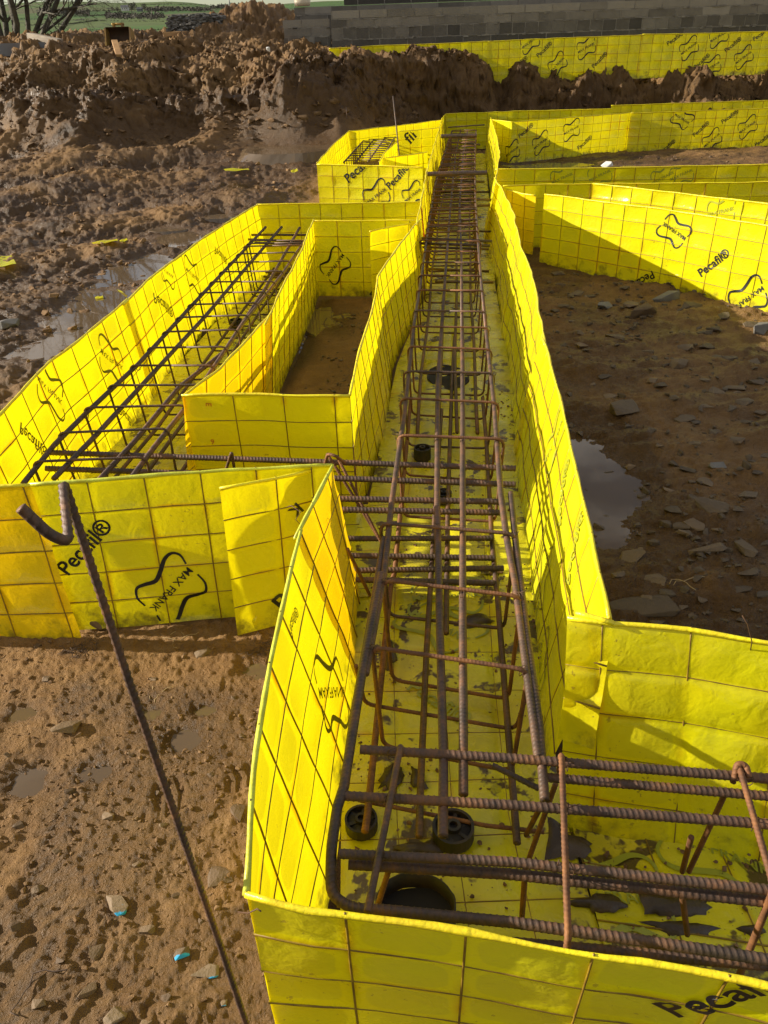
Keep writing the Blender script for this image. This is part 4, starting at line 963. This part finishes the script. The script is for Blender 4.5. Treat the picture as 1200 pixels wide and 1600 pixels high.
for n_, pts in enumerate(([(853, 1272), (868, 1279), (885, 1303), (928, 1312), (928, 1330), (905, 1337), (855, 1338)], [(880, 1408), (915, 1404), (930, 1394), (965, 1396), (982, 1415), (960, 1424), (915, 1421)], [(1000, 1395), (1050, 1396), (1108, 1402), (1107, 1428), (1050, 1432), (1012, 1425)], [(1012, 1440), (1060, 1437), (1110, 1444), (1112, 1462), (1050, 1462)], [(600, 1196), (626, 1190), (634, 1215), (610, 1232), (590, 1224)], [(640, 1192), (658, 1205), (668, 1228), (644, 1230)], [(620, 1320), (690, 1308), (720, 1322), (690, 1334), (632, 1332)], [(1150, 1448), (1180, 1444), (1200, 1455), (1175, 1462)], [(700, 975), (722, 962), (752, 958), (770, 968), (735, 980)], [(598, 1012), (612, 1000), (622, 1030), (604, 1046)])):
    q = np.array([P(a, b, .0185) for a, b in pts]); m_ = q.mean(0); q = np.vstack([(q[i_]*(1-f_)+q[(i_+1) % len(q)]*f_) for i_ in range(len(q)) for f_ in (0, .25, .5, .75)]); k2 = len(q)
    q[:, :2] += (q[:, :2]-m_[:2])*(.22*np.random.default_rng(n_).normal(size=(k2, 1))*.6)
    inn = m_+(q-m_)*.72+[0, 0, .005]; q[:, 2] = .013
    tag(obj('mud_patch', np.vstack([q, inn, [m_+[0, 0, .007]]]), [(a, (a+1) % k2, k2+(a+1) % k2, k2+a) for a in range(k2)]+[(k2+a, k2+(a+1) % k2, 2*k2) for a in range(k2)], WETM), 'dark patch of wet mud on the yellow floor sheet', 'mud', 'mud patches on the floor sheet')
# scraps of yellow film, straw, roots
def scrap(label, pts, z=.03, mat=FILM):
    T = np.array([P(x, y, z) for x, y in pts]); c = T.mean(0); zz = float(ground(c[0], c[1])); T = np.array([P(x, y, zz+.02) for x, y in pts])
    V = []; n = 9
    a, b, c_, d = T
    for i_ in range(n):
        for j_ in range(n):
            u, v = i_/(n-1), j_/(n-1); q = (a*(1-u)+b*u)*(1-v)+(d*(1-u)+c_*u)*v; q = q.copy(); q[2] += .25*np.linalg.norm(b-a)*.25*math.sin(u*5+v*3)*u*(1-u)*2+.01*v; V.append(q)
    return tag(obj('film_scrap', V, [(i_*n+j_, (i_+1)*n+j_, (i_+1)*n+j_+1, i_*n+j_+1) for i_ in range(n-1) for j_ in range(n-1)], mat, uv=np.full((n*n, 2), .5), attrs={'vn': np.zeros(n*n)}), label, 'film scrap')
scrap('bright yellow film scrap on the mud at the left edge', [(-14, 402), (18, 399), (26, 414), (-10, 420)])
scrap('long thin yellow strip on the mud in front of the bank', [(349, 264), (388, 263), (390, 267), (352, 268)])
scrap('small yellow scrap left of the far box', [(454, 267), (464, 263), (466, 269), (456, 271)])
scrap('yellow green strip lying by the puddles at left', [(143, 379), (183, 373), (185, 378), (146, 383)])
scrap('tiny yellow scrap at the right end of the strip by the puddles', [(186, 376), (198, 372), (200, 377), (190, 380)])
scrap('narrow strip of film on the shore of the left puddle', [(183, 452), (200, 461), (198, 463), (182, 454)])
scrap('muddy film scrap in the left puddle', [(148, 464), (160, 461), (162, 467), (150, 469)])
V0 = [P(388, 945, .09), P(402, 944, .09), P(402, 978, .02), P(384, 983, .02)]
n = 8; V = []
for i_ in range(n):
    for j_ in range(n):
        u, v = i_/(n-1), j_/(n-1); q = (V0[0]*(1-u)+V0[1]*u)*(1-v)+(V0[3]*(1-u)+V0[2]*u)*v; q = q+np.array([0, -.012*math.sin(v*3)*(1+u), .004*math.sin(u*6)]); V.append(q)
tag(obj('film_scrap', V, [(i_*n+j_, (i_+1)*n+j_, (i_+1)*n+j_+1, i_*n+j_+1) for i_ in range(n-1) for j_ in range(n-1)], FILM, uv=np.full((n*n, 2), .5), attrs={'vn': np.zeros(n*n)}), 'bright strip of film hanging down below the crooked patch', 'film scrap')
scrap('bright film scrap lying among the bars on the trench floor', [(783, 944), (797, 943), (798, 958), (784, 958)])
def strands(name, label, cat, c, n, spread, ln, r, mat, sd, flat=.6):
    rd = random.Random(sd); mb = MB(); c = P(*c)
    for _ in range(n):
        x, y = c[0]+rd.gauss(0, spread), c[1]+rd.gauss(0, spread*.6); z = float(ground(x, y)); a = rd.uniform(0, 6.28); pts = [np.array([x, y, z+.001])]
        for _k in range(5):
            a += rd.gauss(0, .5); pts.append(pts[-1]+np.array([math.cos(a), math.sin(a), rd.gauss(.1, flat)*.6])*ln/5)
            pts[-1][2] = max(pts[-1][2], z)
        mb.add(*tube(np.array(pts), r, 4))
    return tag(mb.build(name, mat), label, cat)
strands('root_tuft', 'tangle of dark roots on the mud below the bright film strip', 'roots', (405, 1010), 34, .016, .05, .0007, ROOTS, 4)
strands('root_tuft', 'tangle of dark roots below the wide printed panel', 'roots', (128, 1012), 30, .02, .05, .0008, ROOTS, 5)
strands('straw', 'few dry straws on the mud below the MAX FRANK mark', 'straw', (280, 993), 5, .012, .06, .0008, STRAW, 6, .1)
strands('straw', 'dry straws beside the leaning bar', 'straw', (240, 1093), 3, .012, .05, .0008, STRAW, 8, .1)
strands('twig', 'thin twig lying among the stones of the shaded court', 'twig', (1062, 915), 2, .02, .12, .0012, STRAW, 9, .1)
strands('twig', 'dark twig on the mud in the lower left corner', 'twig', (85, 1515), 2, .02, .10, .0015, ROOTS, 10, .1)
c = P(948, 257, .06); V, F = rock(3, .10, .06, .06); tag(obj('plastic_lump', V+c, F, WHITE, smooth=False), 'white plastic lump on the mud between the far branches', 'litter')
q = PY(419, 77, 13.4); V, F = rock(8, .035, .03, .05); tag(obj('plastic_lump', V+q, F, WHITE, smooth=False), 'white plastic scrap on the mud left of the block wall', 'litter')
# ------------------------------------------------------------------ far hills
def hillz(x, y):
    r = np.hypot(x, y); px = 600+x/np.maximum(y, 1)*1200*.86
    z = np.interp(r, [22, 40, 90, 200, 400, 700, 1200, 1700, 2200, 3200, 5000], [-.2, -1.5, -2., 1.5, 7.3, 18.5, 37, 57, 75, 66, 20])
    k = sstep(600, 1900, r)
    z = z+k*(12*np.exp(-((px-255)/90)**2)-7*np.exp(-((px-60)/80)**2)-8*np.exp(-((px-465)/40)**2)+6*np.exp(-((px-380)/40)**2))
    return z+k*3*fbm(x/260, y/260, 5, 3)+sstep(60, 300, r)*.8*fbm(x/60, y/60, 6, 2)
rr = np.geomspace(22, 5200, 220); aa = np.linspace(-math.radians(75), math.radians(75), 260)
RR, AA = np.meshgrid(rr, aa, indexing='ij'); hx, hy = (RR*np.sin(AA)).ravel(), (RR*np.cos(AA)).ravel()
m, nt, out = M('fields'); g = N(nt); pos = g.pos()
mp = g.n('ShaderNodeMapping'); mp.inputs['Scale'].default_value = (1/170, 1/330, 0); mp.inputs['Rotation'].default_value = (0, 0, .25); g.l(pos, mp.inputs['Vector'])
vo = g.n('ShaderNodeTexVoronoi'); g.l(mp.outputs[0], vo.inputs['Vector']); vo.inputs['Scale'].default_value = 1
sc_ = g.n('ShaderNodeSeparateXYZ'); g.l(vo.outputs['Color'], sc_.inputs[0])
c = g.ramp(sc_.outputs[0], [(.1, (.055, .115, .028)), (.35, (.08, .15, .035)), (.6, (.10, .135, .042)), (.85, (.11, .105, .05))])
c = g.mix(g.math('MULTIPLY', g.noise(pos, .02, 5), .5), c, (.075, .085, .035))
ve = g.n('ShaderNodeTexVoronoi', feature='DISTANCE_TO_EDGE'); g.l(mp.outputs[0], ve.inputs['Vector'])
c = g.mix(g.map(ve.outputs[0], .012, .022, 1, 0), c, (.045, .05, .03))
g.l(g.bsdf(c, .9, 0, None, .1), out.inputs[0])
na = len(aa); i = np.arange(len(rr)-1)[:, None]; j = np.arange(na-1)[None]
o = bpy.data.objects.new('hills', mesh('hills', np.stack([hx, hy, hillz(hx, hy)], -1), np.stack([i*na+j, i*na+j+1, (i+1)*na+j+1, (i+1)*na+j], -1).reshape(-1, 4), m)); COL.objects.link(o); tag(o, kind='structure')
def hit(px, py):
    d = ray(px, py); t = np.geomspace(25, 6000, 4000); q = CAM+t[:, None]*d
    k = np.nonzero(q[:, 2] <= hillz(q[:, 0], q[:, 1]))[0]
    return q[k[0]] if len(k) else q[np.argmin(np.abs(t-2100))]
def leafball(mb, c, r, rz, n, size, rg):
    for _ in range(n):
        v = rg.normal(size=3); v /= np.linalg.norm(v); v *= rg.random()**.4*np.array([r, r, rz]); p = np.asarray(c)+v
        a, b = rg.normal(size=3), rg.normal(size=3); a = a/np.linalg.norm(a)*size; b = b/np.linalg.norm(b)*size
        mb.add([p-a-b, p+a-b*.6, p+a+b, p-a*.7+b], [(0, 1, 2, 3)])
rg = np.random.default_rng(3)
# woods and hedges that read as one mass
def massline(name, pts, hpx, n, mat, depthpx=2, sz=.5):
    mb = MB(); pts = np.array(pts, float)
    for k_ in range(n):
        t = rg.random()*(len(pts)-1); a = int(t); px, py = pts[a]+(pts[min(a+1, len(pts)-1)]-pts[a])*(t-a)
        q = hit(px+rg.normal()*1.5, py+rg.normal()*depthpx*.4)
        if q is None: continue
        h = hpx/FPX*np.linalg.norm(q-CAM)*(.5+.6*rg.random()); leafball(mb, q+[0, 0, h*.42], h*.6, h*.45, 18, h*.15, rg)
    return tag(mb.build(name, mat), kind='stuff')
massline('far_wood', [(165, 26), (200, 27), (255, 27)], 5, 260, WOODS, 5)
massline('far_wood', [(228, 17), (255, 16), (300, 17), (330, 16)], 4.5, 200, WOODS, 3)
massline('far_hedge', [(120, 47), (170, 48), (210, 49), (262, 46)], 1.6, 260, GREENG, .5)
massline('far_hedge', [(60, 25), (130, 26), (165, 24)], 1.8, 260, GREENG, .5)
massline('far_hedge', [(100, 18), (180, 17), (220, 15), (270, 12)], 2.0, 260, GREENG, .5)
massline('far_hedge', [(40, 40), (110, 38), (150, 33)], 2.0, 260, GREENG, .5)
massline('far_wood', [(330, 14), (370, 10), (410, 12)], 4, 160, WOODS, 3)
massline('far_hedge', [(140, 54), (152, 60), (165, 55)], 6, 16, GREENG, 1)
# farmhouse and barn
def house(px, py, wpx, label, col):
    q = hit(px, py); d = np.linalg.norm(q-CAM); w = wpx/FPX*d; b = empty('farmhouse', q, label, 'house'); h = w*.42
    mb = MB(); mb.box(q+[0, 0, h/2], (w/2, w*.25, h/2)); mb.build('wall', col, b, smooth=False)
    R = MB(); R.add(np.array([[-w*.54, -w*.3, h], [w*.54, -w*.3, h], [w*.54, w*.3, h], [-w*.54, w*.3, h], [-w*.54, 0, h*1.6], [w*.54, 0, h*1.6]])+q, [(0, 1, 5, 4), (2, 3, 4, 5), (0, 4, 3), (1, 2, 5), (0, 3, 2, 1)]); rf = R.build('roof', SLATE, b, smooth=False)
    C_ = MB(); C_.box(q+[w*.4, 0, h*1.75], (w*.04, w*.05, h*.25)); C_.build('chimney', col, b, smooth=False)
    for x in (-.3, 0, .3):
        w_ = MB(); w_.box(q+[w*x, -w*.255, h*.6], (w*.05, w*.01, h*.14)); w_.build('window', GLASSD, b, smooth=False)
house(196, 17, 9, 'white farmhouse with slate roof among trees on the far hillside', WHITE)
house(219, 18, 7, 'small grey farm building right of the white farmhouse', GREYC)
for n_, (px, py) in enumerate(((176, 19), (184, 19), (206, 18), (211, 17), (226, 18))):
    q = hit(px, py); h = (9 if n_ > 1 else 6)/FPX*np.linalg.norm(q-CAM); t_ = empty('tree', q, 'dark round tree beside the farm on the far hillside', 'tree', 'trees round the far farm')
    obj('trunk', *tube(np.array([q, q+[0, 0, h*.5]]), h*.05, 6), BARK, t_)
    mb = MB(); leafball(mb, q+[0, 0, h*.65], h*.36, h*.4, 160, h*.05, rg); mb.build('crown', WOODS, t_)
q = hit(359, 12); d = np.linalg.norm(q-CAM); h = 22/FPX*d
mb = MB(); mb.add(*tube(np.array([q, q+[0, 0, h]]), np.array([h*.05, h*.03]), 8)); tag(mb.build('white_mast', WHITE), 'slim white mast on the far hill, cut off by the top of the photo', 'mast')
# ------------------------------------------------------------------ block walls
def block_wall(label, A, B, zb, courses, depth=.14, seed=1, gap=()):
    A = np.array(A, float); B = np.array(B, float); L = np.linalg.norm(B-A); d = (B-A)/L; nrm = np.array([d[1], -d[0]])
    root = empty('block_wall', (*((A+B)/2), zb), label, 'wall', 'grey block walls'); r = random.Random(seed); mb = MB(); tones = []; z = zb
    R = np.array([[d[0], -nrm[0], 0], [d[1], -nrm[1], 0], [0, 0, 1]])
    for ci, (bh, bl) in enumerate(courses):
        x = -r.uniform(0, bl)
        while x < L:
            x0, x1 = max(x, 0), min(x+bl-.016, L)
            if x1-x0 > .04 and not (ci == len(courses)-1 and any(a < (x0+x1)/2 < b for a, b in gap)):
                c = A+d*(x0+x1)/2+nrm*r.uniform(-.004, .004); mb.box((c[0], c[1], z+bh/2+r.uniform(-.003, .003)), ((x1-x0)/2, depth/2, bh/2-.001), R)
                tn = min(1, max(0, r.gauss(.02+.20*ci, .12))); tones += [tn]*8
            x += bl
        z += bh+.015
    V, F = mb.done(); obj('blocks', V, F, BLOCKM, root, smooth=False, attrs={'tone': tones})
    mo = MB(); c = (A+B)/2; H = z-zb-.012; 
    hh = H-(courses[-1][0] if gap else 0)
    mo.box((c[0], c[1], zb+hh/2-.004), (L/2-.01, depth/2-.005, hh/2), R)
    for _ in range(int(L*22)):       # squeezed-out mortar
        t = r.uniform(0, L); cc = A+d*t+nrm*(depth/2+.002); zz = zb; k = r.randrange(1, len(courses))
        for bh, _b in courses[:k]: zz += bh+.015
        mo.box((cc[0], cc[1], zz-.008+r.uniform(-.012, .012)), (r.uniform(.01, .07), .006, r.uniform(.003, .012)), R)
    mo.build('mortar', MORTAR, root, smooth=False)
q0 = PY(516, 21, 14.6); q1 = PY(780, 7.5, 14.6)
zt_ = float(q0[2]); cs = [(.115, .21), (.10, .45), (.145, .21), (.105, .44), (.105, .44)]
tot = sum(b+.015 for b, _ in cs); zt_ = 1.84
block_wall('longest grey block wall, behind the yellow panels on the mud ledge', (q0[0], 14.62), (9.5, 14.75), zt_-tot+.03, cs, seed=2)
block_wall('short lower stub of block wall at the left end, beside the mud', (PY(441, 28, 14.6)[0], 14.66), (q0[0]-.01, 14.66), 1.77-tot, cs, seed=5)
q2 = PY(459, 10, 15.4)
block_wall('rear block wall rising behind the long wall, cut by the top of the photo', (q2[0], 15.5), (9.5, 15.6), float(q2[2])-.46, [(.1, .45), (.1, .45), (.1, .45), (.1, .45)], seed=8)
block_wall('topmost block course starting right of the cream tub', (PY(537, 3, 15.4)[0], 15.56), (9.5, 15.65), float(q2[2])+.0, [(.215, .45), (.215, .45)], seed=9, depth=.1)
cz = q2+np.array([.14, .05, .02]); t_ = empty('tub', (cz[0], 15.5, float(q2[2])), 'cream tub standing on the left end of the rear block wall', 'tub')
obj('side', *tube(np.array([[cz[0], 15.5, q2[2]+.002], [cz[0], 15.5, q2[2]+.10]]), np.array([.13, .14]), 20), CREAM, t_); obj('lid', *tube(np.array([[cz[0], 15.5, q2[2]+.101], [cz[0], 15.5, q2[2]+.125]]), np.array([.148, .146]), 20), CREAM, t_)
# ------------------------------------------------------------------ things along the ridge
def plank(label, a, b, w, t, mat, cat='plank'):
    a, b = np.asarray(a), np.asarray(b); d = (b-a); L = np.linalg.norm(d); d /= L; s = np.cross(d, [0, 0, 1]); s /= np.linalg.norm(s); n = np.cross(s, d)
    bm = bmesh.new(); bmesh.ops.create_cube(bm, size=1); bmesh.ops.scale(bm, vec=(L, w, t), verts=bm.verts); bmesh.ops.bevel(bm, geom=list(bm.edges), offset=t*.1, segments=1, affect='EDGES')
    R = np.stack([d, s, n], -1); bm.verts.index_update(); V = np.array([v.co[:] for v in bm.verts])@R.T+(a+b)/2; F = [[v.index for v in f.verts] for f in bm.faces]; bm.free()
    return tag(obj('timber_plank', V, F, mat, smooth=False), label, cat)
plank('short timber plank leaning down from the digger bucket', PY(179, 64, 14.2), PY(186, 87, 13.7), .09, .04, WOOD)
plank('orange timber plank lying on the ridge before the round stone heap', PY(256, 54, 15.6), PY(293, 52, 15.6), .11, .07, WOOD)
plank('pale bleached timber on the grey slab by the bare tree', PY(46, 56, 15.2), PY(95, 66, 14.9), .13, .09, PALEW)
plank('second pale timber beside the bleached one on the grey slab', PY(48, 62, 15.0), PY(80, 66, 14.8), .10, .07, PALEW)
a, b = PY(-60, 72, 15.0), PY(92, 72, 15.0); zs = float(a[2]+b[2])/2
mb = MB(); mb.box(((a[0]+b[0])/2, 15.6, zs-.05), ((b[0]-a[0])/2, .8, .09)); tag(mb.build('concrete_slab', GREYC, smooth=False), 'low grey concrete slab on the ridge at the left edge', 'slab')
# excavator bucket
c = PY(189, 71, 15.0); bk = empty('digger_bucket', c, 'worn yellow digger bucket standing on the ridge, its dark mouth towards us', 'bucket'); w = .19; K = .42
t = np.linspace(-.35, 2.5, 16); prof = np.stack([.05+.34*np.sin(t), .26-.30*np.cos(t)], -1)*K
prof = np.vstack([[-.40*K, -.02*K], prof, [-.10*K, .60*K]])
V = []
for k_ in (0, .02):
    for x in (-w, w):
        for (yy, zz) in prof: V.append(c+[x, yy-k_, zz+k_*.5])
n = len(prof); F = [(i_, i_+1, n+i_+1, n+i_) for i_ in range(n-1)]+[(2*n+i_, 3*n+i_, 3*n+i_+1, 2*n+i_+1) for i_ in range(n-1)]
F += [(0, n, 3*n, 2*n), (n-1, 3*n-1, 4*n-1, 2*n-1)]
obj('shell', V, F, STEELD, bk)
for x in (-w-.012, w+.012):
    mb = MB(); pl = [c+[x-.012, a_, b_] for a_, b_ in prof]; pr = [q_+np.array([.024, 0, 0]) for q_ in pl]
    mb.add(np.array(pl+pr), [tuple(range(n))[::-1], tuple(range(n, 2*n))]+[(i_, (i_+1) % n, n+(i_+1) % n, n+i_) for i_ in range(n)]); mb.build('side_plate', YPAINT, bk, smooth=False)
for x in (-.07, .07):
    mb = MB(); mb.box(c+[x, .05, .285], (.013, .05, .035)); mb.build('hitch_lug', YPAINT, bk, smooth=False)
obj('hitch_pin', *tube(np.array([c+[-.10, .05, .30], c+[.10, .05, .30]]), .018, 10), YPAINT, bk)
for x in np.linspace(-.17, .17, 4):
    mb = MB(); mb.box(c+[x, -.40*K-.04, -.008], (.02, .05, .012)); mb.build('tooth', STEELD, bk, smooth=False)
# round heap of stones
c = PY(310, 56, 16.6); mb = MB(); hw = 46/FPX*16.6*.87; hh = .36; r_ = random.Random(4)
for k_ in range(900):
    a_ = r_.uniform(0, 2*math.pi); lay = r_.random(); rad = hw*(1-.08*lay)*(math.sqrt(r_.random()) if lay > .9 else r_.uniform(.9, 1)); s = r_.uniform(.025, .05)
    Vr, Fr = rock(7000+k_ % 12, s*1.3, s, s*.6, 10); mb.add(Vr+c+[rad*math.cos(a_), rad*.7*math.sin(a_), lay*hh-.03], Fr)
mb.box(c+[0, 0, hh*.45-.03], (hw*.62, hw*.45, hh*.45)); tag(mb.build('stone_heap', STONEG, smooth=False), 'low round heap of grey stones before the green field', 'stone heap')
# bare tree at the left edge
def bare(base, H, sd, label, lean=(0, 0), trunks=3):
    rd = random.Random(sd); base = np.asarray(base, float); root = empty('bare_tree', base, label, 'tree'); T = MB(); B_ = MB()
    def grow(p, d, L, r, dep, mb):
        pts = [p]; n = 5
        for k_ in range(n):
            d = d+np.array([rd.gauss(0, .13), rd.gauss(0, .13), rd.gauss(.02, .09)]); d /= np.linalg.norm(d); pts.append(pts[-1]+d*L/n)
        mb.add(*tube(np.array(pts), np.linspace(r, r*.5, n+1), 6 if dep < 2 else 4, caps=False))
        if dep >= 4: return
        for k_ in range(rd.randint(3, 5) if dep < 3 else 3):
            t = rd.uniform(.25, 1); q = pts[min(n, int(t*n))]; a = rd.uniform(0, 6.28); s = rd.uniform(.35, .8)
            u = np.cross(d, [math.cos(a), math.sin(a), .3]); u /= np.linalg.norm(u); grow(q, d*(1-s*.5)+u*s, L*rd.uniform(.45, .7), r*rd.uniform(.35, .5), dep+1, B_)
    for k_ in range(trunks):
        a = rd.uniform(0, 6.28); d = np.array([lean[0]+.28*math.cos(a), lean[1]+.28*math.sin(a), 1.]); grow(base+[.18*math.cos(a), .18*math.sin(a), -.1], d/np.linalg.norm(d), H, H*.026, 0, T)
    T.build('trunk', BARK, root); B_.build('branches', BARK, root)
bare(PY(18, 72, 16.2), 2.4, 3, 'bare leafless tree with several dark stems at the top left corner', (.15, 0), 4)
bare(PY(58, 74, 16.6), 2.0, 11, 'bare bush leaning right, beside the leafless tree', (.75, 0), 4)

massline('far_hedge', [(20, 30), (100, 31), (165, 33), (262, 34)], 1.5, 220, GREENG, .5)
massline('far_hedge', [(205, 8), (260, 7), (330, 8)], 1.3, 160, GREENG, .5)
massline('far_wood', [(60, 20), (100, 21), (140, 22)], 5, 160, WOODS, 4)
# ------------------------------------------------------------------ light
SEL, SAZ = math.radians(20), math.radians(7.5)      # elevation; turned towards the far end from due left
S = Vector((-math.cos(SAZ)*math.cos(SEL), math.sin(SAZ)*math.cos(SEL), math.sin(SEL)))
ld = bpy.data.lights.new('sun', 'SUN'); ld.energy = 5.0; ld.angle = math.radians(.55); ld.color = (1., .92, .78)
lo_ = bpy.data.objects.new('sun', ld); COL.objects.link(lo_); lo_.rotation_euler = S.to_track_quat('Z', 'Y').to_euler(); lo_.location = (-6, 4, 8)
w = bpy.data.worlds.new('World'); SC.world = w; w.use_nodes = True; nt = w.node_tree; nt.nodes.clear()
sk = nt.nodes.new('ShaderNodeTexSky'); sk.sky_type = 'NISHITA'; sk.sun_disc = False; sk.sun_elevation = SEL; sk.sun_rotation = math.radians(270)+SAZ; sk.air_density = 1.0; sk.dust_density = .4; sk.altitude = 200
bg = nt.nodes.new('ShaderNodeBackground'); bg.inputs[1].default_value = .053
wo = nt.nodes.new('ShaderNodeOutputWorld'); 
tc = nt.nodes.new('ShaderNodeTexCoord'); cn = nt.nodes.new('ShaderNodeTexNoise'); cm = nt.nodes.new('ShaderNodeMapping'); cm.inputs['Scale'].default_value = (1, 1, 3.2)
nt.links.new(tc.outputs['Generated'], cm.inputs[0]); nt.links.new(cm.outputs[0], cn.inputs['Vector']); cn.inputs['Scale'].default_value = 2.6; cn.inputs['Detail'].default_value = 6; cn.inputs['Roughness'].default_value = .58
cr = nt.nodes.new('ShaderNodeMapRange'); cr.interpolation_type = 'SMOOTHSTEP'; cr.inputs[1].default_value = .43; cr.inputs[2].default_value = .58; nt.links.new(cn.outputs[0], cr.inputs[0])
cx_ = nt.nodes.new('ShaderNodeMix'); cx_.data_type = 'RGBA'; cx_.inputs[7].default_value = (8.6, 8.3, 8.0, 1); sz_ = nt.nodes.new('ShaderNodeSeparateXYZ'); nt.links.new(tc.outputs['Generated'], sz_.inputs[0]); hz_ = nt.nodes.new('ShaderNodeMapRange'); hz_.inputs[1].default_value = .04; hz_.inputs[2].default_value = .13; nt.links.new(sz_.outputs[2], hz_.inputs[0]); hm_ = nt.nodes.new('ShaderNodeMath'); hm_.operation = 'MULTIPLY'; nt.links.new(cr.outputs[0], hm_.inputs[0]); nt.links.new(hz_.outputs[0], hm_.inputs[1]); nt.links.new(hm_.outputs[0], cx_.inputs[0]); nt.links.new(sk.outputs[0], cx_.inputs[6])
nt.links.new(cx_.outputs[2], bg.inputs[0]); nt.links.new(bg.outputs[0], wo.inputs[0])
SC.view_settings.view_transform = 'Standard'; SC.view_settings.look = 'None'; SC.view_settings.exposure = .88; SC.view_settings.gamma = 1
SC.cycles.max_bounces = 10; SC.cycles.diffuse_bounces = 5; SC.cycles.transmission_bounces = 6; SC.cycles.glossy_bounces = 4
SC.cycles.use_denoising = True; SC.cycles.sample_clamp_indirect = 6
